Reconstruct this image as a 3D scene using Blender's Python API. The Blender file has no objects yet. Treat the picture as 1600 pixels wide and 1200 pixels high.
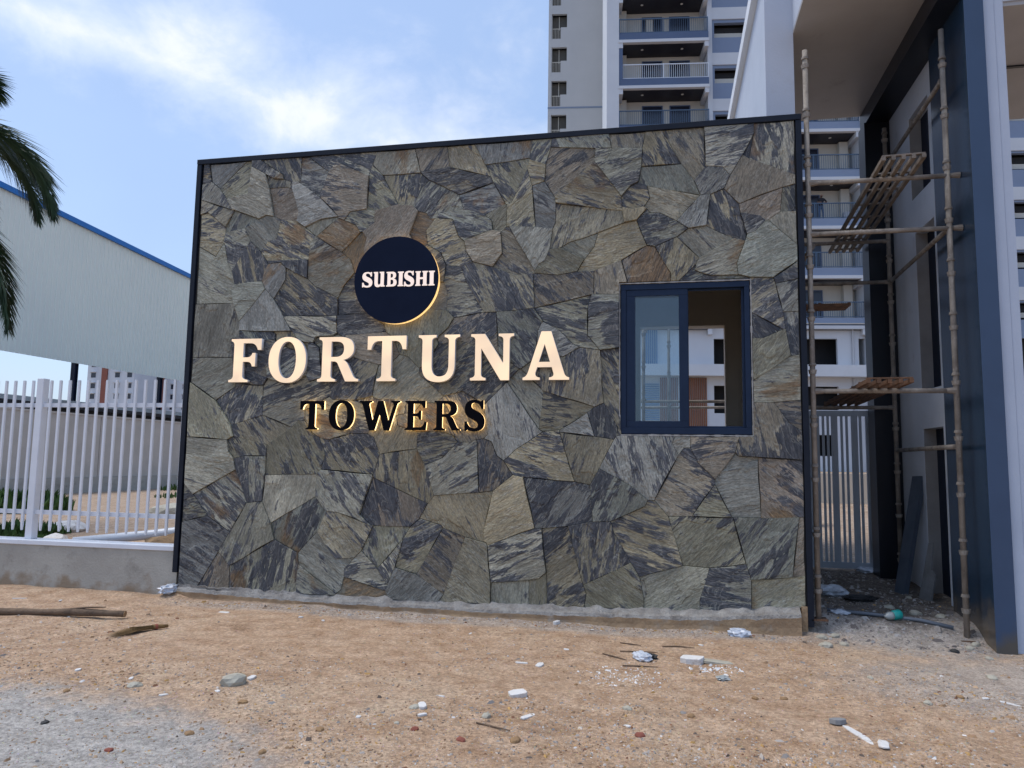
import bpy, bmesh, math, random
from mathutils import Vector, Matrix, noise
R = math.radians
rnd = random.Random(7)
sc = bpy.context.scene
COL = sc.collection

# ------------------------------------------------------------------ camera
FPX = 1150.0                                  # focal length in photo pixels (1600 wide)
def _n(v): return Vector(v).normalized()
UPC = _n((171.5, -11000, FPX))                # world up seen in camera axes (right, down, forward)
XC = Vector((5500, -38, -FPX)); XC = (XC - UPC * XC.dot(UPC)).normalized()
YC = UPC.cross(XC)
if YC.z < 0: YC = -YC
CAM = Vector((-1.284, -7.221, 1.5))
def ray(px, py):
    c = Vector((px - 800, py - 600, FPX))
    return Vector((XC.dot(c), YC.dot(c), UPC.dot(c)))
def wp(px, py, y=0.0):
    d = ray(px, py); return CAM + d * ((y - CAM.y) / d.y)
def xp(px, py, x):
    d = ray(px, py); return CAM + d * ((x - CAM.x) / d.x)
def gp(px, py, z=0.0):
    d = ray(px, py); return CAM + d * ((z - CAM.z) / d.z)
cd = bpy.data.cameras.new("camera"); cam = bpy.data.objects.new("camera", cd); COL.objects.link(cam)
rot = Matrix((( XC.x, -XC.y, -XC.z), (YC.x, -YC.y, -YC.z), (UPC.x, -UPC.y, -UPC.z)))
cam.matrix_world = Matrix.Translation(CAM) @ rot.to_4x4()
cd.sensor_fit = 'HORIZONTAL'; cd.sensor_width = 36.0; cd.lens = FPX / 1600 * 36.0
cd.clip_start = 0.05; cd.clip_end = 3000
sc.camera = cam

# ------------------------------------------------------------------ sky, sun, exposure
SUN_EL, SUN_AZ = R(68), R(262)               # azimuth measured clockwise from +Y
world = bpy.data.worlds.new("World"); sc.world = world; world.use_nodes = True
def world_nodes():
    nt = world.node_tree; N = nt.nodes; L = nt.links; N.clear()
    out = N.new('ShaderNodeOutputWorld'); bg = N.new('ShaderNodeBackground'); L.new(bg.outputs[0], out.inputs[0])
    sky = N.new('ShaderNodeTexSky'); sky.sky_type = 'NISHITA'; sky.sun_disc = False
    sky.sun_elevation = SUN_EL; sky.sun_rotation = SUN_AZ; sky.air_density = 1.0; sky.dust_density = 2.2; sky.ozone_density = 1.6
    tc = N.new('ShaderNodeTexCoord')
    def math_(op, a, b=None, clamp=False):
        m = N.new('ShaderNodeMath'); m.operation = op; m.use_clamp = clamp
        for i, v in enumerate((a, b)):
            if v is None: continue
            if isinstance(v, (int, float)): m.inputs[i].default_value = v
            else: L.new(v, m.inputs[i])
        return m.outputs[0]
    def dot(v):
        d = N.new('ShaderNodeVectorMath'); d.operation = 'DOT_PRODUCT'; L.new(tc.outputs['Generated'], d.inputs[0]); d.inputs[1].default_value = v
        return d.outputs['Value']
    # one bank of cloud crossing the sky along a great circle, more scattered cloud everywhere
    a = ray(30, 15).normalized(); b = ray(640, 235).normalized(); nb = a.cross(b).normalized()
    mp = N.new('ShaderNodeMapping'); L.new(tc.outputs['Generated'], mp.inputs[0]); mp.inputs['Scale'].default_value = (1, 1, 1.5)
    def nz(scale, det, rough, dist=0.0):
        n = N.new('ShaderNodeTexNoise'); n.inputs['Scale'].default_value = scale; n.inputs['Detail'].default_value = det
        n.inputs['Roughness'].default_value = rough; n.inputs['Distortion'].default_value = dist
        L.new(mp.outputs[0], n.inputs['Vector']); return n.outputs[0]
    big = nz(3.2, 7, .56, .25); fine = nz(9.0, 9, .62, .3); soft = nz(1.7, 4, .5)
    sd = math_('ADD', math_('ABSOLUTE', dot(nb)), 0.0)
    sgn = dot(nb)
    along = N.new('ShaderNodeMapRange'); L.new(dot((b - a).normalized()), along.inputs[0])
    along.inputs[1].default_value = a.dot((b - a).normalized()); along.inputs[2].default_value = b.dot((b - a).normalized()); along.inputs[3].default_value = 7.5; along.inputs[4].default_value = 3.3
    band = math_('SUBTRACT', 1.0, math_('MULTIPLY', sd, along.outputs[0]))
    band = math_('MAXIMUM', band, 0.0)
    dens = math_('ADD', math_('MULTIPLY', band, .42), math_('MULTIPLY', big, .66))
    dens = math_('ADD', dens, math_('MULTIPLY', fine, .42))
    mr = N.new('ShaderNodeMapRange'); mr.interpolation_type = 'SMOOTHSTEP'; L.new(dens, mr.inputs[0])
    mr.inputs[1].default_value = .73; mr.inputs[2].default_value = 1.06
    veil = N.new('ShaderNodeMapRange'); veil.interpolation_type = 'SMOOTHSTEP'; L.new(soft, veil.inputs[0])
    veil.inputs[1].default_value = .25; veil.inputs[2].default_value = .75; veil.inputs[3].default_value = .45; veil.inputs[4].default_value = .8
    mask = math_('MAXIMUM', mr.outputs[0], veil.outputs[0])
    ccol = N.new('ShaderNodeMixRGB'); L.new(mr.outputs[0], ccol.inputs[0])
    ccol.inputs[1].default_value = (1.60, 2.24, 3.5, 1); ccol.inputs[2].default_value = (3.75, 3.95, 4.3, 1)
    mix = N.new('ShaderNodeMixRGB'); L.new(mask, mix.inputs[0]); L.new(sky.outputs[0], mix.inputs[1]); L.new(ccol.outputs[0], mix.inputs[2])
    L.new(mix.outputs[0], bg.inputs[0]); bg.inputs[1].default_value = 0.15
world_nodes()
sl = bpy.data.lights.new("sun", 'SUN'); sl.energy = 1.35; sl.angle = R(22); sl.color = (1.0, .95, .88)
sun = bpy.data.objects.new("sun", sl); COL.objects.link(sun)
sdir = Vector((math.sin(SUN_AZ) * math.cos(SUN_EL), math.cos(SUN_AZ) * math.cos(SUN_EL), math.sin(SUN_EL)))
sun.rotation_euler = sdir.to_track_quat('Z', 'Y').to_euler(); sun.location = sdir * 60
vs = sc.view_settings; vs.view_transform = 'Standard'; vs.look = 'None'; vs.exposure = 0.78; vs.gamma = 1.0; vs.use_curve_mapping = False
sc.render.engine = 'CYCLES'

# ------------------------------------------------------------------ helpers
def mat(name, col, rough=.7, col2=None, scale=4.0, var=.5, bump=0.0, bscale=60.0, metal=0.0, spec=.4, emit=None, estr=0.0, stretch=(1, 1, 1), detail=6, dirt=None, coat=0.0, rnd_off=False):
    m = bpy.data.materials.new(name); m.use_nodes = True; nt = m.node_tree; N = nt.nodes; L = nt.links
    b = N['Principled BSDF']; b.inputs['Roughness'].default_value = rough; b.inputs['Metallic'].default_value = metal
    b.inputs['Specular IOR Level'].default_value = spec; b.inputs['Coat Weight'].default_value = coat
    tc = N.new('ShaderNodeTexCoord'); mp = N.new('ShaderNodeMapping'); mp.inputs['Scale'].default_value = stretch
    L.new(tc.outputs['Object'], mp.inputs[0])
    if col2 is None: col2 = tuple(c * .82 for c in col)
    nz = N.new('ShaderNodeTexNoise'); nz.inputs['Scale'].default_value = scale; nz.inputs['Detail'].default_value = detail; nz.inputs['Roughness'].default_value = .6
    L.new(mp.outputs[0], nz.inputs['Vector'])
    cr = N.new('ShaderNodeValToRGB'); cr.color_ramp.elements[0].position = .5 - var * .35; cr.color_ramp.elements[1].position = .5 + var * .35
    cr.color_ramp.elements[0].color = (*col2, 1); cr.color_ramp.elements[1].color = (*col, 1)
    L.new(nz.outputs[0], cr.inputs[0]); src = cr.outputs[0]
    if dirt:
        n2 = N.new('ShaderNodeTexNoise'); n2.inputs['Scale'].default_value = dirt[1]; n2.inputs['Detail'].default_value = 8; n2.inputs['Roughness'].default_value = .68
        L.new(tc.outputs['Object'], n2.inputs['Vector'])
        r2 = N.new('ShaderNodeValToRGB'); r2.color_ramp.elements[0].position = dirt[2]; r2.color_ramp.elements[1].position = dirt[2] + .14
        r2.color_ramp.elements[0].color = (0, 0, 0, 1); r2.color_ramp.elements[1].color = (dirt[3],) * 3 + (1,)
        L.new(n2.outputs[0], r2.inputs[0])
        mx = N.new('ShaderNodeMixRGB'); L.new(r2.outputs[0], mx.inputs[0]); L.new(src, mx.inputs[1]); mx.inputs[2].default_value = (*dirt[0], 1); src = mx.outputs[0]
    L.new(src, b.inputs['Base Color'])
    if bump:
        n3 = N.new('ShaderNodeTexNoise'); n3.inputs['Scale'].default_value = bscale; n3.inputs['Detail'].default_value = 5; L.new(mp.outputs[0], n3.inputs['Vector'])
        bp = N.new('ShaderNodeBump'); bp.inputs['Strength'].default_value = bump; bp.inputs['Distance'].default_value = .02
        L.new(n3.outputs[0], bp.inputs['Height']); L.new(bp.outputs[0], b.inputs['Normal'])
    if emit: b.inputs['Emission Color'].default_value = (*emit, 1); b.inputs['Emission Strength'].default_value = estr
    return m

class MB:
    def __init__(s): s.v = []; s.f = []; s.m = []
    def quad(s, pts, mi=0):
        i = len(s.v); s.v += [tuple(p) for p in pts]; s.f.append(tuple(range(i, i + len(pts)))); s.m.append(mi); return s
    def box(s, x0, x1, y0, y1, z0, z1, M=None, mi=0):
        i = len(s.v); P = [(x, y, z) for z in (z0, z1) for y in (y0, y1) for x in (x0, x1)]
        if M is not None: P = [tuple(M @ Vector(p)) for p in P]
        s.v += P
        for f in ((0, 2, 3, 1), (4, 5, 7, 6), (0, 1, 5, 4), (2, 6, 7, 3), (0, 4, 6, 2), (1, 3, 7, 5)):
            s.f.append(tuple(i + k for k in f)); s.m.append(mi)
        return s
    def cyl(s, p0, p1, r, n=10, r2=None, cap=True, mi=0):
        p0 = Vector(p0); p1 = Vector(p1); r2 = r if r2 is None else r2
        d = (p1 - p0).normalized(); u = d.orthogonal().normalized(); w = d.cross(u); i = len(s.v)
        for p, q in ((p0, r), (p1, r2)):
            for k in range(n):
                a = 2 * math.pi * k / n; s.v.append(tuple(p + (u * math.cos(a) + w * math.sin(a)) * q))
        for k in range(n):
            k2 = (k + 1) % n; s.f.append((i + k, i + k2, i + n + k2, i + n + k)); s.m.append(mi)
        if cap:
            s.f.append(tuple(i + n - 1 - k for k in range(n))); s.m.append(mi); s.f.append(tuple(i + n + k for k in range(n))); s.m.append(mi)
        return s
    def tube(s, pts, rads, n=8, mi=0):
        pts = [Vector(p) for p in pts]; i = len(s.v); u = None
        for j, p in enumerate(pts):
            d = (pts[min(j + 1, len(pts) - 1)] - pts[max(j - 1, 0)]).normalized()
            u = d.orthogonal().normalized() if u is None else (u - d * u.dot(d)).normalized()
            w = d.cross(u); r = rads[j] if isinstance(rads, (list, tuple)) else rads
            for k in range(n):
                a = 2 * math.pi * k / n; s.v.append(tuple(p + (u * math.cos(a) + w * math.sin(a)) * r))
        for j in range(len(pts) - 1):
            for k in range(n):
                k2 = (k + 1) % n; b = i + j * n; s.f.append((b + k, b + k2, b + n + k2, b + n + k)); s.m.append(mi)
        s.f.append(tuple(i + n - 1 - k for k in range(n))); s.m.append(mi)
        b = i + (len(pts) - 1) * n; s.f.append(tuple(b + k for k in range(n))); s.m.append(mi)
        return s
    def prism(s, poly, h0, h1, axis='z', mi=0):
        i = len(s.v); n = len(poly)
        for h in (h0, h1):
            for a, b in poly: s.v.append({'z': (a, b, h), 'y': (a, h, b), 'x': (h, a, b)}[axis])
        s.f.append(tuple(range(i, i + n))); s.f.append(tuple(range(i + 2 * n - 1, i + n - 1, -1))); s.m += [mi, mi]
        for k in range(n):
            k2 = (k + 1) % n; s.f.append((i + k2, i + k, i + n + k, i + n + k2)); s.m.append(mi)
        return s
    def mesh(s, name, mats, smooth=False, fix=True):
        me = bpy.data.meshes.new(name); me.from_pydata(s.v, [], s.f)
        for m in (mats if isinstance(mats, (list, tuple)) else [mats]): me.materials.append(m)
        for p, k in zip(me.polygons, s.m): p.material_index = k; p.use_smooth = smooth
        if fix:
            bm = bmesh.new(); bm.from_mesh(me); bmesh.ops.recalc_face_normals(bm, faces=bm.faces); bm.to_mesh(me); bm.free()
        me.update(); return me
    def build(s, name, mats, parent=None, smooth=False, fix=True):
        return put(name, s.mesh(name, mats, smooth, fix), parent)

def put(name, me, parent=None, loc=None, off=True):
    o = bpy.data.objects.new(name, me); COL.objects.link(o)
    if parent is not None:
        o.parent = parent
        if off:
            p = parent; t = Vector((0, 0, 0))
            while p is not None:
                if not p.get('_local'): t = t + p.location
                p = p.parent
            if not parent.get('_local') and parent.type == 'EMPTY': o.matrix_parent_inverse = Matrix.Translation(-t)
    if loc is not None: o.location = loc
    return o
def tag(o, label=None, cat=None, group=None, kind=None):
    if label: o['label'] = label
    if cat: o['category'] = cat
    if group: o['group'] = group
    if kind: o['kind'] = kind
    return o
def thing(name, label, cat, loc=(0, 0, 0), group=None, rotz=0.0):
    o = bpy.data.objects.new(name, None); COL.objects.link(o); o.location = loc; o.rotation_euler = (0, 0, rotz); o.empty_display_size = .2
    return tag(o, label, cat, group)
def bevel(o, w=.004, seg=2):
    b = o.modifiers.new('bevel', 'BEVEL'); b.width = w; b.segments = seg; b.limit_method = 'ANGLE'; b.angle_limit = R(40); return o
def fbm(x, y, z=0.0, o=4): return noise.fractal(Vector((x, y, z)), 1.0, 2.0, o)
def sm(e0, e1, x):
    t = max(0.0, min(1.0, (x - e0) / (e1 - e0))); return t * t * (3 - 2 * t)

# ------------------------------------------------------------------ materials
def slate_material():
    m = bpy.data.materials.new('slate_cladding'); m.use_nodes = True; nt = m.node_tree; N = nt.nodes; L = nt.links
    b = N['Principled BSDF']
    tc = N.new('ShaderNodeTexCoord'); oi = N.new('ShaderNodeObjectInfo'); sp = N.new('ShaderNodeSeparateColor'); L.new(oi.outputs['Color'], sp.inputs[0])
    cb = N.new('ShaderNodeCombineXYZ')
    def M(op, a, c=None, clamp=False):
        x = N.new('ShaderNodeMath'); x.operation = op; x.use_clamp = clamp
        for i, v in enumerate((a, c)):
            if v is None: continue
            if isinstance(v, (int, float)): x.inputs[i].default_value = v
            else: L.new(v, x.inputs[i])
        return x.outputs[0]
    L.new(M('MULTIPLY', oi.outputs['Random'], 37.0), cb.inputs[0]); L.new(M('MULTIPLY', oi.outputs['Random'], 91.0), cb.inputs[1]); L.new(M('MULTIPLY', oi.outputs['Random'], 53.0), cb.inputs[2])
    ad = N.new('ShaderNodeVectorMath'); ad.operation = 'ADD'; L.new(tc.outputs['Object'], ad.inputs[0]); L.new(cb.outputs[0], ad.inputs[1])
    def nz(scale, st, det=7, rough=.62, dist=0.0):
        mp = N.new('ShaderNodeMapping'); mp.inputs['Scale'].default_value = st; L.new(ad.outputs[0], mp.inputs[0])
        n = N.new('ShaderNodeTexNoise'); n.inputs['Scale'].default_value = scale; n.inputs['Detail'].default_value = det; n.inputs['Roughness'].default_value = rough; n.inputs['Distortion'].default_value = dist
        L.new(mp.outputs[0], n.inputs['Vector']); return n.outputs[0]
    def mr(v, a, c, d=0.0, e=1.0):
        r = N.new('ShaderNodeMapRange'); r.interpolation_type = 'SMOOTHSTEP'; L.new(v, r.inputs[0])
        for i, q in enumerate((a, c, d, e)): r.inputs[i + 1].default_value = q
        return r.outputs[0]
    def mix(f, a, c, bt='MIX'):
        x = N.new('ShaderNodeMixRGB'); x.blend_type = bt
        for i, v in enumerate((f, a, c)):
            if isinstance(v, (int, float)): x.inputs[i].default_value = v
            elif isinstance(v, tuple): x.inputs[i].default_value = (*v, 1)
            else: L.new(v, x.inputs[i])
        return x.outputs[0]
    streak = nz(2.6, (.7, 1.0, 3.0), 6, .58, 1.3)       # bands of the slate
    patch = nz(1.9, (1, 1, 1.5), 4, .55, .6)
    fine = nz(8.0, (.6, 1, 4.2), 6, .60, 1.0)
    grain = nz(52, (.6, 1, 2.0), 4, .7)
    tr = N.new('ShaderNodeValToRGB'); tr.color_ramp.interpolation = 'LINEAR'; L.new(oi.outputs['Random'], tr.inputs[0])
    e = tr.color_ramp.elements; e[0].color = (.255, .245, .170, 1); e[1].color = (.245, .225, .155, 1); e[1].position = 1.0
    for p_, c_ in ((.15, (.310, .262, .165)), (.3, (.215, .225, .185)), (.45, (.330, .310, .235)), (.6, (.200, .205, .195)), (.75, (.290, .275, .190)), (.88, (.230, .190, .145))): e.new(p_).color = (*c_, 1)
    light = mix(1.0, tr.outputs[0], mr(patch, .32, .68, .76, 1.38), 'MULTIPLY')
    light = mix(mr(fine, .38, .70, 0, .45), light, (.085, .085, .070))
    dark = mix(mr(fine, .40, .64), (.022, .028, .042), (.092, .094, .102))
    r2 = M('FRACT', M('MULTIPLY', oi.outputs['Random'], 17.31)); r3 = M('FRACT', M('MULTIPLY', oi.outputs['Random'], 41.7))
    dm = M('ADD', M('MULTIPLY', M('SUBTRACT', streak, .5), M('ADD', .7, M('MULTIPLY', r2, .9))), M('MULTIPLY', M('SUBTRACT', patch, .5), M('ADD', .5, M('MULTIPLY', r3, 1.0))))
    dm = M('ADD', dm, M('MULTIPLY', M('SUBTRACT', sp.outputs[0], .56), .66))
    dm = M('ADD', dm, M('MULTIPLY', M('SUBTRACT', fine, .5), M('ADD', .35, M('MULTIPLY', r2, 1.0))))
    dmask = mr(dm, -.03, .045)
    col = mix(M('MULTIPLY', dmask, .95), light, dark)
    vein = nz(2.2, (1.0, 1.0, 1.8), 6, .55, 2.0)
    vm = M('SUBTRACT', 1.0, mr(M('ABSOLUTE', M('SUBTRACT', vein, .5)), .004, .020))
    col = mix(M('MULTIPLY', vm, .40), col, (.32, .31, .27))
    rust = nz(1.7, (1, 1, 1.5), 5, .6, .6)
    rm = mr(M('ADD', M('MULTIPLY', M('SUBTRACT', rust, .5), 1.3), M('MULTIPLY', M('SUBTRACT', sp.outputs[1], .62), .62)), -.03, .12)
    rm = M('MULTIPLY', rm, M('GREATER_THAN', sp.outputs[1], .05))
    rcol = mix(mr(fine, .35, .65), (.085, .055, .026), (.27, .165, .070))
    col = mix(M('MULTIPLY', rm, .72), col, rcol)
    spk = mr(grain, .30, .78, .62, 1.36)
    col = mix(1.0, col, spk, 'MULTIPLY')
    bri = M('MULTIPLY', sp.outputs[2], 2.0)
    col = mix(1.0, col, bri, 'MULTIPLY')
    L.new(col, b.inputs['Base Color'])
    L.new(mr(fine, .2, .8, .42, .72), b.inputs['Roughness']); b.inputs['Specular IOR Level'].default_value = .42
    h = M('ADD', M('MULTIPLY', streak, 1.0), M('ADD', M('MULTIPLY', fine, .35), M('MULTIPLY', grain, .10)))
    ter = mr(patch, .47, .53)                           # cleft steps
    h = M('ADD', h, M('MULTIPLY', ter, .35))
    bp = N.new('ShaderNodeBump'); bp.inputs['Strength'].default_value = .9; bp.inputs['Distance'].default_value = .030
    L.new(h, bp.inputs['Height']); L.new(bp.outputs[0], b.inputs['Normal'])
    return m
def ground_material():
    m = bpy.data.materials.new('sandy_ground'); m.use_nodes = True; nt = m.node_tree; N = nt.nodes; L = nt.links
    b = N['Principled BSDF']; b.inputs['Roughness'].default_value = .92; b.inputs['Specular IOR Level'].default_value = .2
    geo = N.new('ShaderNodeNewGeometry'); sx = N.new('ShaderNodeSeparateXYZ'); L.new(geo.outputs['Position'], sx.inputs[0])
    def M(op, a, c=None, clamp=False):
        x = N.new('ShaderNodeMath'); x.operation = op; x.use_clamp = clamp
        for i, v in enumerate((a, c)):
            if v is None: continue
            if isinstance(v, (int, float)): x.inputs[i].default_value = v
            else: L.new(v, x.inputs[i])
        return x.outputs[0]
    def nz(scale, det=6, rough=.62, dist=0.0, vor=False):
        if vor:
            n = N.new('ShaderNodeTexVoronoi'); n.inputs['Scale'].default_value = scale; L.new(geo.outputs['Position'], n.inputs['Vector']); return n
        n = N.new('ShaderNodeTexNoise'); n.inputs['Scale'].default_value = scale; n.inputs['Detail'].default_value = det; n.inputs['Roughness'].default_value = rough; n.inputs['Distortion'].default_value = dist
        L.new(geo.outputs['Position'], n.inputs['Vector']); return n.outputs[0]
    def mr(v, a, c, d=0.0, e=1.0):
        r = N.new('ShaderNodeMapRange'); r.interpolation_type = 'SMOOTHSTEP'; L.new(v, r.inputs[0])
        for i, q in enumerate((a, c, d, e)): r.inputs[i + 1].default_value = q
        return r.outputs[0]
    def mix(f, a, c, bt='MIX'):
        x = N.new('ShaderNodeMixRGB'); x.blend_type = bt
        for i, v in enumerate((f, a, c)):
            if isinstance(v, (int, float)): x.inputs[i].default_value = v
            elif isinstance(v, tuple): x.inputs[i].default_value = (*v, 1)
            else: L.new(v, x.inputs[i])
        return x.outputs[0]
    n1 = nz(.9, 5, .6, .4); n2 = nz(5.5, 7, .66); n3 = nz(38, 6, .7); n4 = nz(150, 4, .7)
    sand = mix(mr(n2, .3, .7), (.335, .215, .132), (.495, .355, .245))
    sand = mix(mr(n1, .52, .72, 0, .6), sand, (.50, .385, .275))
    sand = mix(mr(nz(2.3, 6, .65), .58, .72, 0, .65), sand, (.23, .145, .09))
    grey = mix(mr(n2, .3, .7), (.31, .293, .27), (.43, .41, .38))
    # spilt cement and grit: front left corner, and the worn strip at the right
    def blob(cx, cy, rx, ry):
        dx = M('DIVIDE', M('SUBTRACT', sx.outputs[0], cx), rx); dy = M('DIVIDE', M('SUBTRACT', sx.outputs[1], cy), ry)
        return M('ADD', M('MULTIPLY', dx, dx), M('MULTIPLY', dy, dy))
    w = M('MULTIPLY', M('SUBTRACT', n1, .5), 1.5); w2 = M('MULTIPLY', M('SUBTRACT', n2, .5), 2.0)
    g = None
    for cx, cy, rx, ry, k in ((-4.9, -4.1, 1.9, 1.05, .95), (-2.6, -4.2, 1.1, .55, .6), (1.6, -1.3, 1.6, .9, .6), (1.0, -3.6, .8, .7, .45), (.8, .9, 1.2, 1.6, .75), (-3.0, -.25, 3.4, .22, .5)):
        q = M('MULTIPLY', M('SUBTRACT', 1.0, mr(M('ADD', blob(cx, cy, rx, ry), M('ADD', w, w2)), .35, 1.45)), k)
        g = q if g is None else M('MAXIMUM', g, q)
    col = mix(g, sand, grey)
    far = mr(sx.outputs[1], .4, 2.0)
    col = mix(M('MULTIPLY', far, .55), col, mix(mr(n2, .3, .7), (.25, .19, .14), (.40, .33, .26)))
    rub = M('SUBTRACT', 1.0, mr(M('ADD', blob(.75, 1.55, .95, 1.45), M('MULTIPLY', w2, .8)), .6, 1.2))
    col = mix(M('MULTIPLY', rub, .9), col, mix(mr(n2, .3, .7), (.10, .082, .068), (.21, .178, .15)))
    col = mix(1.0, col, mr(n3, .28, .72, .62, 1.34), 'MULTIPLY')
    col = mix(1.0, col, mr(n4, .25, .75, .70, 1.3), 'MULTIPLY')
    v = nz(55, vor=True); chip = M('MULTIPLY', M('LESS_THAN', v.outputs['Distance'], .22), M('GREATER_THAN', nz(21, 2), .55))
    col = mix(M('MULTIPLY', chip, .55), col, mix(.5, v.outputs['Color'], (.42, .38, .33)))
    L.new(col, b.inputs['Base Color'])
    h = M('ADD', M('ADD', M('MULTIPLY', n2, .6), M('MULTIPLY', n3, .5)), M('MULTIPLY', n4, .22))
    bp = N.new('ShaderNodeBump'); bp.inputs['Strength'].default_value = .8; bp.inputs['Distance'].default_value = .03
    L.new(h, bp.inputs['Height']); L.new(bp.outputs[0], b.inputs['Normal'])
    return m
def pane_material(name, tint=(.86, .91, .93), refl=0.0):
    m = bpy.data.materials.new(name); m.use_nodes = True; nt = m.node_tree; N = nt.nodes; L = nt.links; N.clear()
    o = N.new('ShaderNodeOutputMaterial'); t = N.new('ShaderNodeBsdfTransparent'); t.inputs[0].default_value = (*tint, 1)
    g = N.new('ShaderNodeBsdfGlossy'); g.inputs['Roughness'].default_value = .02; g.inputs[0].default_value = (.9, .95, 1, 1)
    fr = N.new('ShaderNodeFresnel'); fr.inputs[0].default_value = 1.5
    ad = N.new('ShaderNodeMath'); ad.operation = 'ADD'; ad.inputs[1].default_value = refl; L.new(fr.outputs[0], ad.inputs[0])
    mx = N.new('ShaderNodeMixShader'); L.new(ad.outputs[0], mx.inputs[0]); L.new(t.outputs[0], mx.inputs[1]); L.new(g.outputs[0], mx.inputs[2]); L.new(mx.outputs[0], o.inputs[0])
    return m
def attr_material(name, attr, rough=.85):
    m = bpy.data.materials.new(name); m.use_nodes = True; nt = m.node_tree; N = nt.nodes; L = nt.links
    b = N['Principled BSDF']; b.inputs['Roughness'].default_value = rough; b.inputs['Specular IOR Level'].default_value = .25
    a = N.new('ShaderNodeAttribute'); a.attribute_name = attr; L.new(a.outputs['Color'], b.inputs['Base Color']); return m
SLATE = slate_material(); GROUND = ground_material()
MORTAR = mat('dark_mortar', (.045, .044, .042), .95, bump=.4, bscale=80)
NAVY = mat('navy_metal', (.014, .022, .045), .5, (.010, .016, .034), 6, spec=.2)
NAVYW = mat('navy_window_frame', (.014, .028, .062), .5, (.010, .021, .048), 6, spec=.18)
BLACKT = mat('dark_steel_trim', (.007, .011, .021), .5, spec=.2, col2=(.012, .016, .026), scale=9, dirt=((.13, .085, .05), 5, .66, .5))
PANE = pane_material('window_pane')
ROOM = mat('room_plaster', (.54, .50, .44), .9, (.48, .445, .39), 2, bump=.1)
CONC = mat('concrete', (.43, .41, .36), .9, (.34, .32, .28), 2.2, bump=.3, bscale=40, dirt=((.16, .145, .12), 3.2, .56, .5))
PLINTH = mat('rough_cement_ledge', (.37, .35, .32), .95, (.20, .18, .16), 9, bump=.9, bscale=45, dirt=((.17, .13, .09), 6, .58, .6))
FOOT = mat('stained_footing', (.42, .29, .17), .95, (.28, .19, .115), 3.5, bump=.7, bscale=26, dirt=((.34, .30, .25), 5, .55, .7))
WHITEP = mat('white_fence_paint', (.70, .73, .78), .42, (.64, .67, .72), 3, dirt=((.42, .36, .30), 8, .64, .4))
CREAM = mat('lit_letter_face', (.76, .66, .52), .5, (.74, .63, .50), 6, spec=.1, emit=(1.0, .62, .37), estr=.40)
LSIDE = mat('letter_side_white', (.74, .73, .72), .45, (.66, .65, .65), 5)
BLACKF = mat('black_letter_face', (.003, .003, .005), .6, (.005, .005, .007), 8, spec=.04)
GLOW = mat('lit_acrylic_edge', (.8, .6, .3), .5, (.8, .55, .25), 8, emit=(1.0, .60, .20), estr=2.2)
GOLD = mat('lit_gold_rim', (.75, .52, .24), .35, (.66, .45, .2), 8, emit=(1.0, .62, .24), estr=.7)
DISCF = mat('navy_disc_face', (.007, .011, .027), .35, (.009, .014, .033), 4, spec=.06)
SUBL = mat('disc_letter_face', (.82, .72, .66), .5, (.8, .7, .64), 8, emit=(1.0, .78, .62), estr=.32)
GREYW = mat('grey_portal_plaster', (.66, .70, .76), .75, (.58, .62, .68), 1.8, bump=.12, bscale=30, dirt=((.24, .22, .19), 2.6, .60, .4))
PORTL = mat('light_portal_paint', (.46, .51, .60), .7, (.41, .46, .55), 1.4, bump=.1, bscale=40, dirt=((.34, .35, .37), 1.7, .6, .35))
SOFF = mat('brown_soffit', (.37, .36, .355), .45, (.32, .31, .305), 1.6, spec=.5, dirt=((.10, .09, .085), 2.0, .62, .4))
NAVYG = mat('glossy_navy_cladding', (.016, .036, .066), .22, (.013, .030, .056), 1.3, spec=.5, bump=.12, bscale=5, dirt=((.13, .105, .07), 4.0, .70, .55))
NAVYF = mat('navy_pillar_face', (.042, .074, .138), .45, (.036, .064, .12), 2, dirt=((.13, .105, .075), 3.0, .74, .55))
BLACKP = mat('black_cladding', (.006, .008, .014), .35, (.009, .011, .018), 3)
SCAF = mat('dirty_scaffold_steel', (.31, .275, .235), .75, (.15, .125, .105), 9, metal=.15, bump=.3, bscale=70, dirt=((.40, .37, .33), 14, .55, .6), stretch=(1, 1, .6))
RUST = mat('rusty_steel', (.17, .085, .045), .9, (.085, .05, .032), 8, bump=.5, bscale=60, dirt=((.28, .24, .2), 9, .62, .5))
DECK = mat('dirty_deck_steel', (.24, .20, .165), .85, (.13, .11, .09), 8, bump=.4, bscale=60)
GATEG = mat('grey_gate_paint', (.40, .45, .50), .5, (.36, .40, .45), 3)
WOOD = mat('weathered_wood', (.19, .13, .085), .9, (.085, .058, .04), 6, bump=.5, bscale=40, stretch=(1, 1, 1))
WOODCUT = mat('cut_wood', (.40, .26, .14), .85, (.30, .19, .10), 20)
STRAW = mat('dry_straw', (.24, .15, .06), .85, (.15, .09, .035), 30)
PVC = mat('pvc_pipe_grey', (.55, .60, .68), .4, (.48, .53, .60), 4)
FOAM = mat('white_chip', (.72, .71, .69), .8, (.58, .57, .55), 12, bump=.3, bscale=60, dirt=((.40, .30, .21), 10, .52, .65))
PALE = mat('pale_rock', (.46, .44, .36), .9, (.34, .31, .25), 7, bump=.5, bscale=35)
BROWNR = mat('ochre_rock', (.34, .21, .10), .9, (.24, .15, .08), 9, bump=.5, bscale=35)
REDR = mat('brick_red_chip', (.28, .085, .055), .9, (.2, .07, .05), 12)
PLAST = mat('crumpled_plastic', (.60, .63, .68), .35, (.42, .46, .52), 14, spec=.5)
BLACKS = mat('black_scrap', (.015, .016, .018), .6, (.03, .03, .03), 10)
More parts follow.
